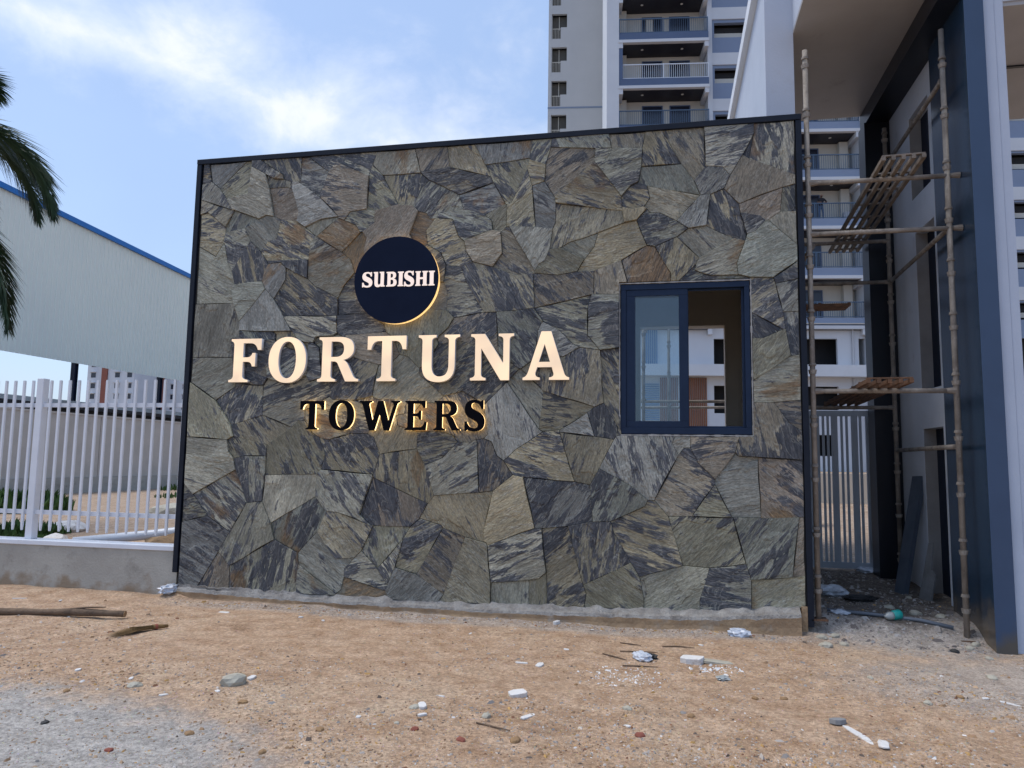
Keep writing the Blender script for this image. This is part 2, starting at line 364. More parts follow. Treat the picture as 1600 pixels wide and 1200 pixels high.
TEAL = mat('teal_plastic', (.02, .38, .33), .3, (.015, .30, .27), 6, spec=.5)
CLEARP = mat('cloudy_bottle', (.40, .42, .41), .3, (.30, .32, .31), 8, spec=.5)
TWHITE = mat('tower_white', (.56, .585, .62), .85, (.50, .525, .565), .35, dirt=((.45, .465, .49), .8, .62, .4))
TGREY = mat('tower_pale_grey', (.46, .475, .50), .85, (.42, .435, .46), .3)
TBLUE = mat('tower_blue_grey', (.20, .255, .36), .85, (.18, .23, .33), .4)
TDARKB = mat('tower_dark_blue', (.085, .125, .215), .8, (.075, .11, .19), .5)
TCREAM = mat('balcony_back_wall', (.56, .545, .49), .9, (.52, .50, .45), .5)
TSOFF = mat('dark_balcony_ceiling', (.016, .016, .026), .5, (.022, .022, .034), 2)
TRAIL = mat('steel_blue_railing', (.07, .12, .19), .5, (.06, .10, .16), 3)
TRAILW = mat('pale_railing', (.62, .66, .72), .5, (.55, .6, .66), 3)
TDOOR = mat('dark_door_glass', (.012, .016, .032), .18, (.02, .026, .05), .6, spec=.5)
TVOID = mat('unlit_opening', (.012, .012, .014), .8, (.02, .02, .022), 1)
TSLAT = mat('brown_slat_panel', (.24, .105, .055), .7, (.16, .07, .04), 3, stretch=(1, 1, .2))
LOUV = mat('blue_louver', (.16, .27, .42), .5, (.12, .21, .34), 3)
LAMPG = mat('ceiling_light_trim', (.75, .75, .72), .4)
CLAD = mat('warehouse_cladding', (.84, .88, .80), .55, (.80, .84, .77), .25, spec=.3)
BLUER = mat('blue_roof_trim', (.02, .19, .56), .45, (.017, .16, .50), 1)
COMPW = mat('compound_wall', (.52, .48, .43), .9, (.44, .41, .365), 1.2, bump=.3, bscale=20, dirt=((.34, .315, .28), 1.4, .58, .5))
GRASSM = mat('weed_green', (.055, .115, .022), .8, (.03, .07, .014), 6)
PALMG = mat('palm_leaf', (.034, .068, .026), .55, (.018, .040, .016), 5, spec=.4)
TRUNKM = mat('palm_trunk', (.24, .21, .17), .9, (.15, .13, .10), 6, bump=.5)
SKINM = mat('skin', (.22, .12, .075), .6); SHIRT = mat('dark_shirt', (.015, .015, .02), .85); JEANS = mat('blue_jeans', (.07, .12, .22), .85); HAIRM = mat('black_hair', (.008, .007, .007), .6)

def mud(m, z0, z1, col):
    """dried mud splashed up the foot of the pillar"""
    nt = m.node_tree; N = nt.nodes; L = nt.links; b = N['Principled BSDF']; src = b.inputs['Base Color'].links[0].from_socket
    g = N.new('ShaderNodeNewGeometry'); sx = N.new('ShaderNodeSeparateXYZ'); L.new(g.outputs['Position'], sx.inputs[0])
    n = N.new('ShaderNodeTexNoise'); n.inputs['Scale'].default_value = 5; n.inputs['Detail'].default_value = 7; L.new(g.outputs['Position'], n.inputs['Vector'])
    a = N.new('ShaderNodeMath'); a.operation = 'MULTIPLY_ADD'; L.new(n.outputs[0], a.inputs[0]); a.inputs[1].default_value = .7; L.new(sx.outputs[2], a.inputs[2])
    r = N.new('ShaderNodeMapRange'); L.new(a.outputs[0], r.inputs[0]); r.inputs[1].default_value = z0 + .35; r.inputs[2].default_value = z1 + .35; r.inputs[3].default_value = .85; r.inputs[4].default_value = 0
    x = N.new('ShaderNodeMixRGB'); L.new(r.outputs[0], x.inputs[0]); L.new(src, x.inputs[1]); x.inputs[2].default_value = (*col, 1); L.new(x.outputs[0], b.inputs['Base Color'])
mud(NAVYG, .0, .42, (.15, .115, .075)); mud(NAVYF, -.05, .2, (.10, .085, .06)); mud(CONC, -.02, .12, (.26, .19, .12))

def uneven_glow(m, c1, c2, lo, hi, scale):
    nt = m.node_tree; N = nt.nodes; L = nt.links; b = N['Principled BSDF']; tc = N.new('ShaderNodeTexCoord')
    n = N.new('ShaderNodeTexNoise'); n.inputs['Scale'].default_value = scale; n.inputs['Detail'].default_value = 2; L.new(tc.outputs['Object'], n.inputs['Vector'])
    x = N.new('ShaderNodeMixRGB'); L.new(n.outputs[0], x.inputs[0]); x.inputs[1].default_value = (*c1, 1); x.inputs[2].default_value = (*c2, 1); L.new(x.outputs[0], b.inputs['Emission Color'])
    r = N.new('ShaderNodeMapRange'); L.new(n.outputs[0], r.inputs[0]); r.inputs[1].default_value = .3; r.inputs[2].default_value = .7; r.inputs[3].default_value = lo; r.inputs[4].default_value = hi; L.new(r.outputs[0], b.inputs['Emission Strength'])
uneven_glow(CREAM, (1.0, .66, .38), (1.0, .70, .36), .28, .46, 2.6); uneven_glow(GLOW, (1.0, .62, .24), (1.0, .72, .36), 1.0, 2.2, 7.0)

# ------------------------------------------------------------------ ground
def gbase(x, y):
    front = -.012 * sm(-6, 0, x) - .03 * sm(.2, 2.5, x)
    left = .40 - .20 * sm(-8, -18, x) if x > -18 else .20
    right = .02 + .10 * sm(-.05, .25, y) + .08 * sm(.4, 2.5, y) + .1 * sm(4, 12, y) + .85 * sm(14.3, 15.2, y)
    wl = 1 - sm(-6.75, -6.2, x)
    back = left * wl + right * (1 - wl)
    k = wl * sm(.10, .20, y) + (1 - wl) * sm(-.3, .1, y)
    return front * (1 - k) + back * k
def gh(x, y):
    a = 1.0 if y < 12 else .3
    return gbase(x, y) + a * (.030 * fbm(x * .55, y * .55, 1.7, 3) + .012 * fbm(x * 2.6, y * 2.6, 4.1, 3) + .0045 * fbm(x * 11, y * 11, 8.8, 2))
def axis(a, b, step, lo, hi):
    out = []; t = a
    while t < b: out.append(t); t += step
    out.append(b); s = step; t = b
    while t < hi: s = min(s * 1.22, 60); t += s; out.append(t)
    s = step; t = a; pre = []
    while t > lo: s = min(s * 1.22, 60); t -= s; pre.append(t)
    return pre[::-1] + out
def make_ground():
    xs = axis(-8.6, 3.0, .05, -700, 700); ys = axis(-5.0, .5, .045, -120, 1200)
    nx = len(xs); v = [(x, y, gh(x, y)) for y in ys for x in xs]
    f = [(j * nx + i, j * nx + i + 1, (j + 1) * nx + i + 1, (j + 1) * nx + i) for j in range(len(ys) - 1) for i in range(nx - 1)]
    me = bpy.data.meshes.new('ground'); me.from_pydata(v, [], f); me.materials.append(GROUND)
    for p in me.polygons: p.use_smooth = True
    o = put('ground', me); tag(o, kind='structure')
make_ground()

# ------------------------------------------------------------------ stone-clad cabin wall
STONES = [
('d',[(-6.43,4.57),(-6.32,4.60),(-6.36,4.81),(-6.43,4.81)]),
('g',[(-6.21,4.51),(-5.89,4.81),(-6.36,4.81),(-6.32,4.60)]),
('g',[(-6.11,4.38),(-5.85,4.43),(-5.82,4.74),(-5.82,4.81),(-5.89,4.81),(-6.21,4.51)]),
('g',[(-5.70,4.13),(-5.61,4.17),(-5.52,4.15),(-5.59,4.48),(-5.64,4.64),(-5.82,4.74),(-5.85,4.43),(-6.11,4.38),(-6.03,4.25),(-6.01,4.25)]),
('m',[(-6.03,4.25),(-6.11,4.38),(-6.21,4.51),(-6.32,4.60),(-6.43,4.57),(-6.43,4.39)]),
('m',[(-6.11,4.06),(-6.01,4.25),(-6.03,4.25),(-6.43,4.39),(-6.43,4.22),(-6.34,4.24)]),
('g',[(-6.13,3.87),(-6.11,4.00),(-6.11,4.06),(-6.34,4.24),(-6.43,4.22),(-6.43,3.85),(-6.22,3.73)]),
('d',[(-6.11,4.00),(-5.87,4.04),(-5.70,4.13),(-6.01,4.25),(-6.11,4.06)]),
('r',[(-5.42,4.57),(-5.43,4.62),(-5.71,4.81),(-5.82,4.81),(-5.82,4.74),(-5.64,4.64),(-5.54,4.58)]),
('d',[(-5.31,4.53),(-5.25,4.53),(-5.22,4.55),(-5.22,4.81),(-5.71,4.81),(-5.43,4.62),(-5.42,4.57)]),
('b',[(-4.98,4.34),(-4.88,4.62),(-5.13,4.81),(-5.22,4.81),(-5.22,4.55),(-5.25,4.53)]),
('d',[(-4.41,4.54),(-4.38,4.67),(-4.33,4.81),(-5.13,4.81),(-4.88,4.62),(-4.79,4.72)]),
('d',[(-5.31,4.45),(-5.31,4.53),(-5.42,4.57),(-5.54,4.58),(-5.64,4.64),(-5.59,4.48),(-5.37,4.48)]),
('k',[(-5.24,4.08),(-5.22,4.18),(-5.31,4.45),(-5.37,4.48),(-5.59,4.48),(-5.52,4.15),(-5.43,4.11)]),
('g',[(-5.14,4.01),(-4.95,4.09),(-4.75,4.11),(-4.98,4.34),(-5.25,4.53),(-5.31,4.53),(-5.31,4.45),(-5.22,4.18),(-5.24,4.08)]),
('g',[(-5.01,3.90),(-5.00,3.90),(-4.75,4.09),(-4.75,4.11),(-4.95,4.09),(-5.14,4.01)]),
('m',[(-4.68,4.06),(-4.61,4.15),(-4.42,4.17),(-4.41,4.54),(-4.79,4.72),(-4.88,4.62),(-4.98,4.34),(-4.75,4.11),(-4.75,4.09)]),
('m',[(-4.33,4.15),(-4.07,4.20),(-4.26,4.54),(-4.38,4.67),(-4.41,4.54),(-4.42,4.17)]),
('gd',[(-5.66,3.76),(-5.58,3.87),(-5.47,3.90),(-5.43,4.11),(-5.52,4.15),(-5.61,4.17),(-5.70,4.13),(-5.87,4.04),(-5.79,3.88)]),
('r',[(-5.08,3.64),(-5.07,3.82),(-5.01,3.90),(-5.14,4.01),(-5.24,4.08),(-5.43,4.11),(-5.47,3.90),(-5.58,3.87),(-5.66,3.76),(-5.58,3.65)]),
('d',[(-6.00,3.55),(-5.79,3.88),(-5.87,4.04),(-6.11,4.00),(-6.13,3.87),(-6.11,3.87),(-6.06,3.65)]),
('d',[(-5.96,3.40),(-5.62,3.42),(-5.59,3.55),(-5.55,3.61),(-5.58,3.65),(-5.66,3.76),(-5.79,3.88),(-6.00,3.55)]),
('g',[(-6.43,3.19),(-5.96,3.19),(-5.99,3.33),(-5.96,3.40),(-6.00,3.55),(-6.06,3.65),(-6.11,3.87),(-6.13,3.87),(-6.22,3.73),(-6.43,3.85)]),
('g',[(-5.87,2.98),(-5.57,3.33),(-5.62,3.42),(-5.96,3.40),(-5.99,3.33),(-5.96,3.19)]),
('k',[(-5.94,2.58),(-5.97,2.79),(-5.87,2.81),(-5.87,2.88),(-5.87,2.98),(-5.96,3.19),(-6.43,3.19),(-6.43,2.59)]),
('g',[(-5.47,2.86),(-5.24,2.86),(-5.34,3.02),(-5.47,3.22),(-5.57,3.33),(-5.87,2.98),(-5.87,2.88)]),
('r',[(-5.47,3.22),(-5.34,3.43),(-5.34,3.56),(-5.40,3.62),(-5.55,3.61),(-5.59,3.55),(-5.62,3.42),(-5.57,3.33)]),
('d',[(-5.08,3.43),(-5.08,3.64),(-5.58,3.65),(-5.55,3.61),(-5.40,3.62),(-5.34,3.56)]),
('d',[(-4.72,3.01),(-4.71,3.02),(-4.72,3.21),(-4.98,3.34),(-5.08,3.43),(-5.34,3.56),(-5.34,3.43),(-5.47,3.22),(-5.34,3.02)]),
('r',[(-4.72,3.21),(-4.65,3.35),(-4.54,3.48),(-4.59,3.62),(-4.70,3.71),(-5.00,3.90),(-5.01,3.90),(-5.07,3.82),(-5.08,3.64),(-5.08,3.43),(-4.98,3.34)]),
('R',[(-4.70,3.71),(-4.49,3.92),(-4.54,4.00),(-4.68,4.06),(-4.75,4.09),(-5.00,3.90)]),
('R',[(-4.51,3.46),(-4.47,3.48),(-4.39,3.62),(-4.44,3.69),(-4.41,3.85),(-4.46,3.92),(-4.49,3.92),(-4.70,3.71),(-4.59,3.62),(-4.54,3.48)]),
('d',[(-4.71,3.02),(-4.38,3.04),(-4.47,3.19),(-4.51,3.46),(-4.54,3.48),(-4.65,3.35),(-4.72,3.21)]),
('d',[(-4.62,2.77),(-4.61,2.80),(-4.16,2.83),(-4.18,2.90),(-4.38,3.04),(-4.71,3.02),(-4.72,3.01),(-4.71,2.83)]),
('m',[(-5.04,2.73),(-4.98,2.73),(-4.95,2.79),(-4.75,2.80),(-4.71,2.83),(-4.72,3.01),(-5.34,3.02),(-5.24,2.86),(-5.14,2.75)]),
('d',[(-5.43,2.77),(-5.43,2.83),(-5.47,2.86),(-5.87,2.88),(-5.87,2.81),(-5.78,2.77)]),
('g',[(-5.05,2.60),(-5.04,2.73),(-5.14,2.75),(-5.24,2.86),(-5.47,2.86),(-5.43,2.83),(-5.43,2.77),(-5.43,2.75),(-5.26,2.67)]),
('d',[(-5.55,2.27),(-5.50,2.35),(-5.52,2.50),(-5.43,2.75),(-5.43,2.77),(-5.78,2.77),(-5.87,2.81),(-5.97,2.79),(-5.94,2.58),(-5.88,2.32),(-5.82,2.29)]),
('d',[(-5.05,2.37),(-5.03,2.44),(-5.05,2.60),(-5.26,2.67),(-5.43,2.75),(-5.52,2.50),(-5.50,2.35),(-5.38,2.31),(-5.22,2.31)]),
('d',[(-4.86,2.35),(-4.91,2.67),(-4.98,2.73),(-5.04,2.73),(-5.05,2.60),(-5.03,2.44),(-5.05,2.37),(-5.01,2.31)]),
('m',[(-4.86,2.35),(-4.84,2.35),(-4.65,2.44),(-4.56,2.58),(-4.62,2.68),(-4.62,2.77),(-4.71,2.83),(-4.75,2.80),(-4.95,2.79),(-4.98,2.73),(-4.91,2.67)]),
('g',[(-4.23,2.48),(-4.09,2.50),(-4.00,2.59),(-4.08,2.77),(-4.16,2.83),(-4.61,2.80),(-4.62,2.77),(-4.62,2.68),(-4.56,2.58)]),
('d',[(-4.47,2.11),(-4.29,2.15),(-4.23,2.48),(-4.56,2.58),(-4.65,2.44),(-4.84,2.35),(-4.75,2.20),(-4.77,2.15),(-4.74,2.12)]),
('g',[(-6.11,2.11),(-5.88,2.26),(-5.88,2.32),(-5.94,2.58),(-6.43,2.59),(-6.43,2.31)]),
('g',[(-5.94,1.68),(-5.87,1.72),(-5.91,1.84),(-6.11,2.11),(-6.43,2.31),(-6.43,1.71)]),
('d',[(-5.91,1.84),(-5.54,1.95),(-5.55,2.27),(-5.82,2.29),(-5.88,2.32),(-5.88,2.26),(-6.11,2.11)]),
('m',[(-5.19,1.82),(-5.12,1.89),(-5.04,1.89),(-5.05,2.00),(-4.77,2.15),(-4.75,2.20),(-4.84,2.35),(-4.86,2.35),(-5.01,2.31),(-5.05,2.37),(-5.22,2.31),(-5.38,2.31),(-5.50,2.35),(-5.55,2.27),(-5.54,1.95)]),
('d',[(-5.47,1.63),(-5.19,1.82),(-5.54,1.95),(-5.91,1.84),(-5.87,1.72)]),
('g',[(-6.32,1.09),(-5.82,1.36),(-5.85,1.48),(-5.91,1.55),(-5.94,1.68),(-6.43,1.71),(-6.43,1.20)]),
('gd',[(-5.85,1.48),(-5.73,1.51),(-5.47,1.51),(-5.47,1.63),(-5.87,1.72),(-5.94,1.68),(-5.91,1.55)]),
('d',[(-5.67,1.01),(-5.49,1.03),(-5.47,1.31),(-5.47,1.51),(-5.73,1.51),(-5.85,1.48),(-5.82,1.36)]),
('d',[(-6.43,0.79),(-6.13,0.86),(-6.32,1.09),(-6.43,1.20)]),
('dr',[(-5.85,0.70),(-5.67,1.01),(-5.82,1.36),(-6.32,1.09),(-6.13,0.86)]),
('gd',[(-6.21,0.10),(-5.97,0.49),(-5.85,0.70),(-6.13,0.86),(-6.43,0.79),(-6.43,0.12)]),
('gd',[(-5.83,0.35),(-5.33,0.64),(-5.38,0.81),(-5.49,1.03),(-5.67,1.01),(-5.85,0.70),(-5.97,0.49)]),
('g',[(-5.38,0.81),(-4.88,1.10),(-4.88,1.33),(-5.47,1.31),(-5.49,1.03)]),
('m',[(-5.47,1.31),(-4.88,1.33),(-4.83,1.38),(-4.79,1.54),(-4.86,1.71),(-4.95,1.76),(-5.04,1.89),(-5.12,1.89),(-5.19,1.82),(-5.47,1.63),(-5.47,1.51)]),
('d',[(-4.25,1.34),(-4.18,1.55),(-4.25,1.72),(-4.32,1.76),(-4.50,1.76),(-4.77,1.69),(-4.86,1.71),(-4.79,1.54),(-4.83,1.38)]),
('g',[(-3.75,2.08),(-3.60,2.08),(-3.51,2.15),(-3.78,2.37),(-3.78,2.44),(-3.90,2.56),(-4.00,2.59),(-4.09,2.50),(-4.23,2.48),(-4.29,2.15),(-4.23,2.12),(-3.81,2.12)]),
('b',[(-4.32,1.76),(-4.30,1.79),(-4.33,2.02),(-4.47,2.11),(-4.74,2.12),(-4.77,2.15),(-5.05,2.00),(-5.04,1.89),(-4.95,1.76),(-4.86,1.71),(-4.77,1.69),(-4.50,1.76)]),
('b',[(-4.30,1.79),(-4.00,1.84),(-4.02,1.95),(-3.81,2.00),(-3.75,2.08),(-3.81,2.12),(-4.23,2.12),(-4.29,2.15),(-4.47,2.11),(-4.33,2.02)]),
('R',[(-3.78,1.78),(-3.54,1.79),(-3.54,2.02),(-3.60,2.08),(-3.75,2.08),(-3.81,2.00),(-4.02,1.95),(-4.00,1.84)]),
('b',[(-3.35,1.68),(-3.21,1.68),(-3.15,1.71),(-3.08,1.72),(-3.04,1.76),(-3.08,2.06),(-3.31,2.20),(-3.51,2.15),(-3.60,2.08),(-3.54,2.02),(-3.54,1.79),(-3.40,1.75)]),
('g',[(-4.18,1.55),(-3.78,1.61),(-3.78,1.78),(-4.00,1.84),(-4.30,1.79),(-4.32,1.76),(-4.25,1.72)]),
('d',[(-3.69,1.44),(-3.50,1.52),(-3.35,1.68),(-3.40,1.75),(-3.54,1.79),(-3.78,1.78),(-3.78,1.61)]),
('R',[(-3.65,1.06),(-3.58,1.14),(-3.69,1.44),(-3.78,1.61),(-4.18,1.55),(-4.25,1.34),(-4.25,1.31)]),
('d',[(-3.83,0.82),(-3.73,0.91),(-3.65,1.06),(-4.25,1.31),(-4.38,0.93),(-4.25,0.82),(-4.23,0.82)]),
('m',[(-4.25,0.82),(-4.38,0.93),(-4.25,1.31),(-4.25,1.34),(-4.83,1.38),(-4.88,1.33),(-4.88,1.10),(-4.75,0.95),(-4.61,0.94)]),
('b',[(-5.05,0.51),(-4.84,0.74),(-4.75,0.95),(-4.88,1.10),(-5.38,0.81),(-5.33,0.64)]),
('m',[(-4.42,0.49),(-4.35,0.56),(-4.23,0.82),(-4.25,0.82),(-4.61,0.94),(-4.75,0.95),(-4.84,0.74),(-4.63,0.47)]),
('m',[(-4.17,0.39),(-3.90,0.70),(-3.83,0.82),(-4.23,0.82),(-4.35,0.56)]),
('g',[(-4.61,0.12),(-4.56,0.16),(-4.53,0.29),(-4.53,0.37),(-4.42,0.49),(-4.63,0.47),(-4.84,0.74),(-5.05,0.51),(-5.04,0.40)]),
('d',[(-4.07,0.17),(-4.05,0.23),(-4.17,0.39),(-4.35,0.56),(-4.42,0.49),(-4.53,0.37),(-4.53,0.29)]),
('R',[(-4.61,0.10),(-4.02,0.10),(-4.07,0.17),(-4.53,0.29),(-4.56,0.16),(-4.61,0.12)]),
('m',[(-4.05,0.23),(-3.98,0.41),(-3.90,0.70),(-4.17,0.39)]),
('d',[(-3.75,0.35),(-3.48,0.82),(-3.50,0.85),(-3.73,0.91),(-3.83,0.82),(-3.90,0.70),(-3.98,0.41)]),
('g',[(-4.02,0.10),(-3.51,0.10),(-3.46,0.17),(-3.75,0.35),(-3.98,0.41),(-4.05,0.23),(-4.07,0.17)]),
('d',[(-3.46,0.17),(-3.25,0.74),(-3.48,0.82),(-3.75,0.35)]),
('g',[(-3.51,0.10),(-2.98,0.10),(-2.98,0.31),(-3.02,0.67),(-3.03,0.69),(-3.25,0.74),(-3.46,0.17)]),
('g',[(-3.03,0.69),(-3.06,0.71),(-3.06,0.82),(-2.97,1.20),(-3.12,1.18),(-3.58,1.14),(-3.65,1.06),(-3.73,0.91),(-3.50,0.85),(-3.48,0.82),(-3.25,0.74)]),
('m',[(-3.58,1.14),(-3.12,1.18),(-3.15,1.71),(-3.21,1.68),(-3.35,1.68),(-3.50,1.52),(-3.69,1.44)]),
('d',[(-3.12,1.18),(-2.97,1.20),(-2.77,1.36),(-2.87,1.50),(-2.94,1.55),(-3.00,1.69),(-3.08,1.72),(-3.15,1.71)]),
('y',[(-3.02,0.67),(-2.55,0.85),(-2.67,1.34),(-2.77,1.36),(-2.97,1.20),(-3.06,0.82),(-3.06,0.71),(-3.03,0.69)]),
('d',[(-2.55,0.85),(-2.48,0.85),(-2.22,0.88),(-1.98,0.93),(-2.01,1.28),(-2.16,1.31),(-2.67,1.34)]),
('gd',[(-2.16,1.31),(-2.31,1.79),(-2.31,1.81),(-2.48,1.79),(-2.75,1.61),(-2.87,1.50),(-2.77,1.36),(-2.67,1.34)]),
('k',[(-2.01,1.28),(-1.92,1.44),(-1.78,1.72),(-1.97,1.75),(-2.31,1.79),(-2.16,1.31)]),
('g',[(-2.87,1.50),(-2.75,1.61),(-2.48,1.79),(-2.52,1.82),(-2.85,2.29),(-3.08,2.06),(-3.04,1.76),(-3.08,1.72),(-3.00,1.69),(-2.94,1.55)]),
('g',[(-2.52,1.82),(-2.48,2.20),(-2.71,2.42),(-2.73,2.42),(-2.85,2.29)]),
('k',[(-2.48,1.79),(-2.31,1.81),(-2.04,1.98),(-1.97,2.04),(-2.48,2.20),(-2.52,1.82)]),
('g',[(-1.97,1.75),(-2.04,1.98),(-2.31,1.81),(-2.31,1.79)]),
('d',[(-1.78,1.72),(-1.75,1.76),(-1.74,1.84),(-1.88,2.08),(-1.97,2.04),(-2.04,1.98),(-1.97,1.75)]),
('m',[(-1.97,2.04),(-1.88,2.08),(-1.92,2.60),(-2.12,2.63),(-2.28,2.54),(-2.48,2.56),(-2.56,2.53),(-2.71,2.42),(-2.48,2.20)]),
('d',[(-1.71,1.76),(-1.73,2.62),(-1.92,2.60),(-1.88,2.08),(-1.74,1.84),(-1.75,1.76)]),
('d',[(-3.08,2.06),(-2.85,2.29),(-2.73,2.42),(-2.94,2.58),(-3.33,2.71),(-3.58,2.69),(-3.72,2.47),(-3.78,2.44),(-3.78,2.37),(-3.51,2.15),(-3.31,2.20)]),
('d',[(-3.42,2.96),(-3.10,3.01),(-3.30,3.34),(-3.36,3.50),(-3.52,3.52),(-3.54,3.34),(-3.50,3.23),(-3.50,3.04)]),
('d',[(-3.10,3.01),(-2.97,3.01),(-2.58,3.04),(-2.60,3.40),(-2.77,3.38),(-3.02,3.48),(-3.23,3.54),(-3.36,3.50),(-3.30,3.34)]),
('g',[(-3.02,3.48),(-2.92,3.62),(-2.94,3.85),(-3.03,3.87),(-3.33,3.77),(-3.30,3.65),(-3.23,3.54)]),
('m',[(-2.60,3.40),(-2.58,3.40),(-2.58,3.42),(-2.85,3.90),(-2.88,3.90),(-2.94,3.85),(-2.92,3.62),(-3.02,3.48),(-2.77,3.38)]),
('k',[(-2.15,3.40),(-2.08,3.52),(-2.33,3.65),(-2.43,3.64),(-2.48,3.52),(-2.54,3.49),(-2.58,3.42),(-2.58,3.40),(-2.35,3.37)]),
('g',[(-2.08,3.52),(-1.98,3.65),(-1.94,3.79),(-2.22,3.71),(-2.33,3.65)]),
('g',[(-2.15,3.40),(-1.98,3.40),(-1.71,3.50),(-1.46,3.64),(-1.56,3.90),(-1.68,3.88),(-1.94,3.79),(-1.98,3.65),(-2.08,3.52)]),
('gd',[(-2.43,3.64),(-2.33,3.65),(-2.22,3.71),(-1.94,3.79),(-1.68,3.88),(-1.70,4.00),(-2.37,4.12),(-2.37,3.92),(-2.40,3.85)]),
('m',[(-1.38,3.62),(-1.17,3.71),(-1.06,3.79),(-1.17,3.87),(-1.33,3.96),(-1.43,3.97),(-1.46,4.01),(-1.56,3.90),(-1.46,3.64)]),
('g',[(-1.68,3.88),(-1.56,3.90),(-1.46,4.01),(-1.49,4.03),(-1.60,4.01),(-1.70,4.04),(-1.70,4.00)]),
('r',[(-1.65,3.27),(-1.23,3.27),(-1.23,3.35),(-1.38,3.62),(-1.46,3.64),(-1.71,3.50)]),
('b',[(-1.23,3.27),(-1.16,3.27),(-0.99,3.43),(-0.96,3.49),(-1.17,3.71),(-1.38,3.62),(-1.23,3.35)]),
('b',[(-1.73,3.15),(-1.73,3.27),(-1.65,3.27),(-1.71,3.50),(-1.98,3.40),(-1.98,3.16)]),
('m',[(-2.58,3.04),(-2.00,3.16),(-1.98,3.16),(-1.98,3.40),(-2.15,3.40),(-2.35,3.37),(-2.58,3.40),(-2.60,3.40)]),
('m',[(-1.92,2.60),(-2.04,2.75),(-2.04,3.04),(-2.00,3.16),(-2.58,3.04),(-2.48,2.89),(-2.33,2.81),(-2.17,2.65),(-2.12,2.63)]),
('d',[(-1.92,2.60),(-1.73,2.62),(-1.73,3.15),(-1.98,3.16),(-2.00,3.16),(-2.04,3.04),(-2.04,2.75)]),
('d',[(-2.73,2.42),(-2.71,2.42),(-2.56,2.53),(-2.54,2.80),(-2.50,2.89),(-2.48,2.89),(-2.58,3.04),(-2.97,3.01),(-2.94,2.58)]),
('d',[(-2.94,2.58),(-2.97,3.01),(-3.10,3.01),(-3.42,2.96),(-3.48,2.86),(-3.60,2.75),(-3.58,2.69),(-3.33,2.71)]),
('g',[(-2.56,2.53),(-2.48,2.56),(-2.28,2.54),(-2.12,2.63),(-2.17,2.65),(-2.33,2.81),(-2.48,2.89),(-2.50,2.89),(-2.54,2.80)]),
('b',[(-3.66,3.34),(-3.54,3.34),(-3.52,3.52),(-3.58,3.65),(-3.73,3.75),(-3.78,3.73),(-3.72,3.61),(-3.72,3.42),(-3.67,3.35)]),
('g',[(-3.50,3.04),(-3.50,3.23),(-3.54,3.34),(-3.66,3.34),(-3.72,3.06)]),
('g',[(-3.78,2.44),(-3.72,2.47),(-3.58,2.69),(-3.60,2.75),(-3.48,2.86),(-3.42,2.96),(-3.50,3.04),(-3.72,3.06),(-3.92,2.95),(-4.16,2.94),(-4.18,2.90),(-4.16,2.83),(-4.08,2.77),(-4.00,2.59),(-3.90,2.56)]),
('d',[(-3.36,3.50),(-3.23,3.54),(-3.30,3.65),(-3.33,3.77),(-3.39,3.82),(-3.46,4.01),(-3.62,4.03),(-3.65,4.03),(-3.75,3.90),(-3.73,3.75),(-3.58,3.65),(-3.52,3.52)]),
('d',[(-3.33,3.77),(-3.03,3.87),(-3.04,3.97),(-3.12,4.04),(-3.24,4.12),(-3.35,4.12),(-3.62,4.08),(-3.62,4.03),(-3.46,4.01),(-3.39,3.82)]),
('R',[(-3.78,3.73),(-3.73,3.75),(-3.75,3.90),(-3.65,4.03),(-3.71,4.03),(-3.75,4.09),(-3.84,4.12),(-3.93,3.87),(-3.87,3.76)]),
('g',[(-4.39,3.62),(-4.11,3.76),(-3.99,3.71),(-3.87,3.76),(-3.93,3.87),(-3.84,4.12),(-3.90,4.18),(-4.07,4.20),(-4.33,4.15),(-4.33,4.01),(-4.46,3.92),(-4.41,3.85),(-4.44,3.69)]),
('d',[(-4.49,3.92),(-4.46,3.92),(-4.33,4.01),(-4.33,4.15),(-4.42,4.17),(-4.61,4.15),(-4.68,4.06),(-4.54,4.00)]),
('b',[(-3.83,4.54),(-3.83,4.55),(-3.90,4.81),(-4.33,4.81),(-4.38,4.67),(-4.26,4.54)]),
('d',[(-3.90,4.18),(-3.81,4.38),(-3.73,4.45),(-3.83,4.54),(-4.26,4.54),(-4.07,4.20)]),
('b',[(-3.83,4.55),(-3.51,4.58),(-3.54,4.81),(-3.90,4.81)]),
('g',[(-3.06,4.45),(-3.12,4.58),(-3.24,4.81),(-3.54,4.81),(-3.51,4.58)]),
('d',[(-3.40,4.27),(-3.03,4.38),(-3.06,4.45),(-3.51,4.58),(-3.83,4.55),(-3.83,4.54),(-3.73,4.45)]),
('r',[(-3.65,4.03),(-3.62,4.03),(-3.62,4.08),(-3.35,4.12),(-3.40,4.27),(-3.73,4.45),(-3.81,4.38),(-3.90,4.18),(-3.84,4.12),(-3.75,4.09),(-3.71,4.03)]),
('b',[(-3.12,4.04),(-2.90,4.15),(-3.03,4.38),(-3.40,4.27),(-3.35,4.12),(-3.24,4.12)]),
('k',[(-2.94,3.85),(-2.88,3.90),(-2.88,4.13),(-2.90,4.15),(-3.12,4.04),(-3.04,3.97),(-3.03,3.87)]),
('r',[(-3.12,4.58),(-2.65,4.62),(-2.62,4.81),(-3.24,4.81)]),
('gd',[(-2.88,4.13),(-2.83,4.15),(-2.67,4.50),(-2.65,4.60),(-2.65,4.62),(-3.12,4.58),(-3.06,4.45),(-3.03,4.38),(-2.90,4.15)]),
('gd',[(-2.58,3.88),(-2.62,4.32),(-2.67,4.50),(-2.83,4.15),(-2.88,4.13),(-2.88,3.90),(-2.85,3.90)]),
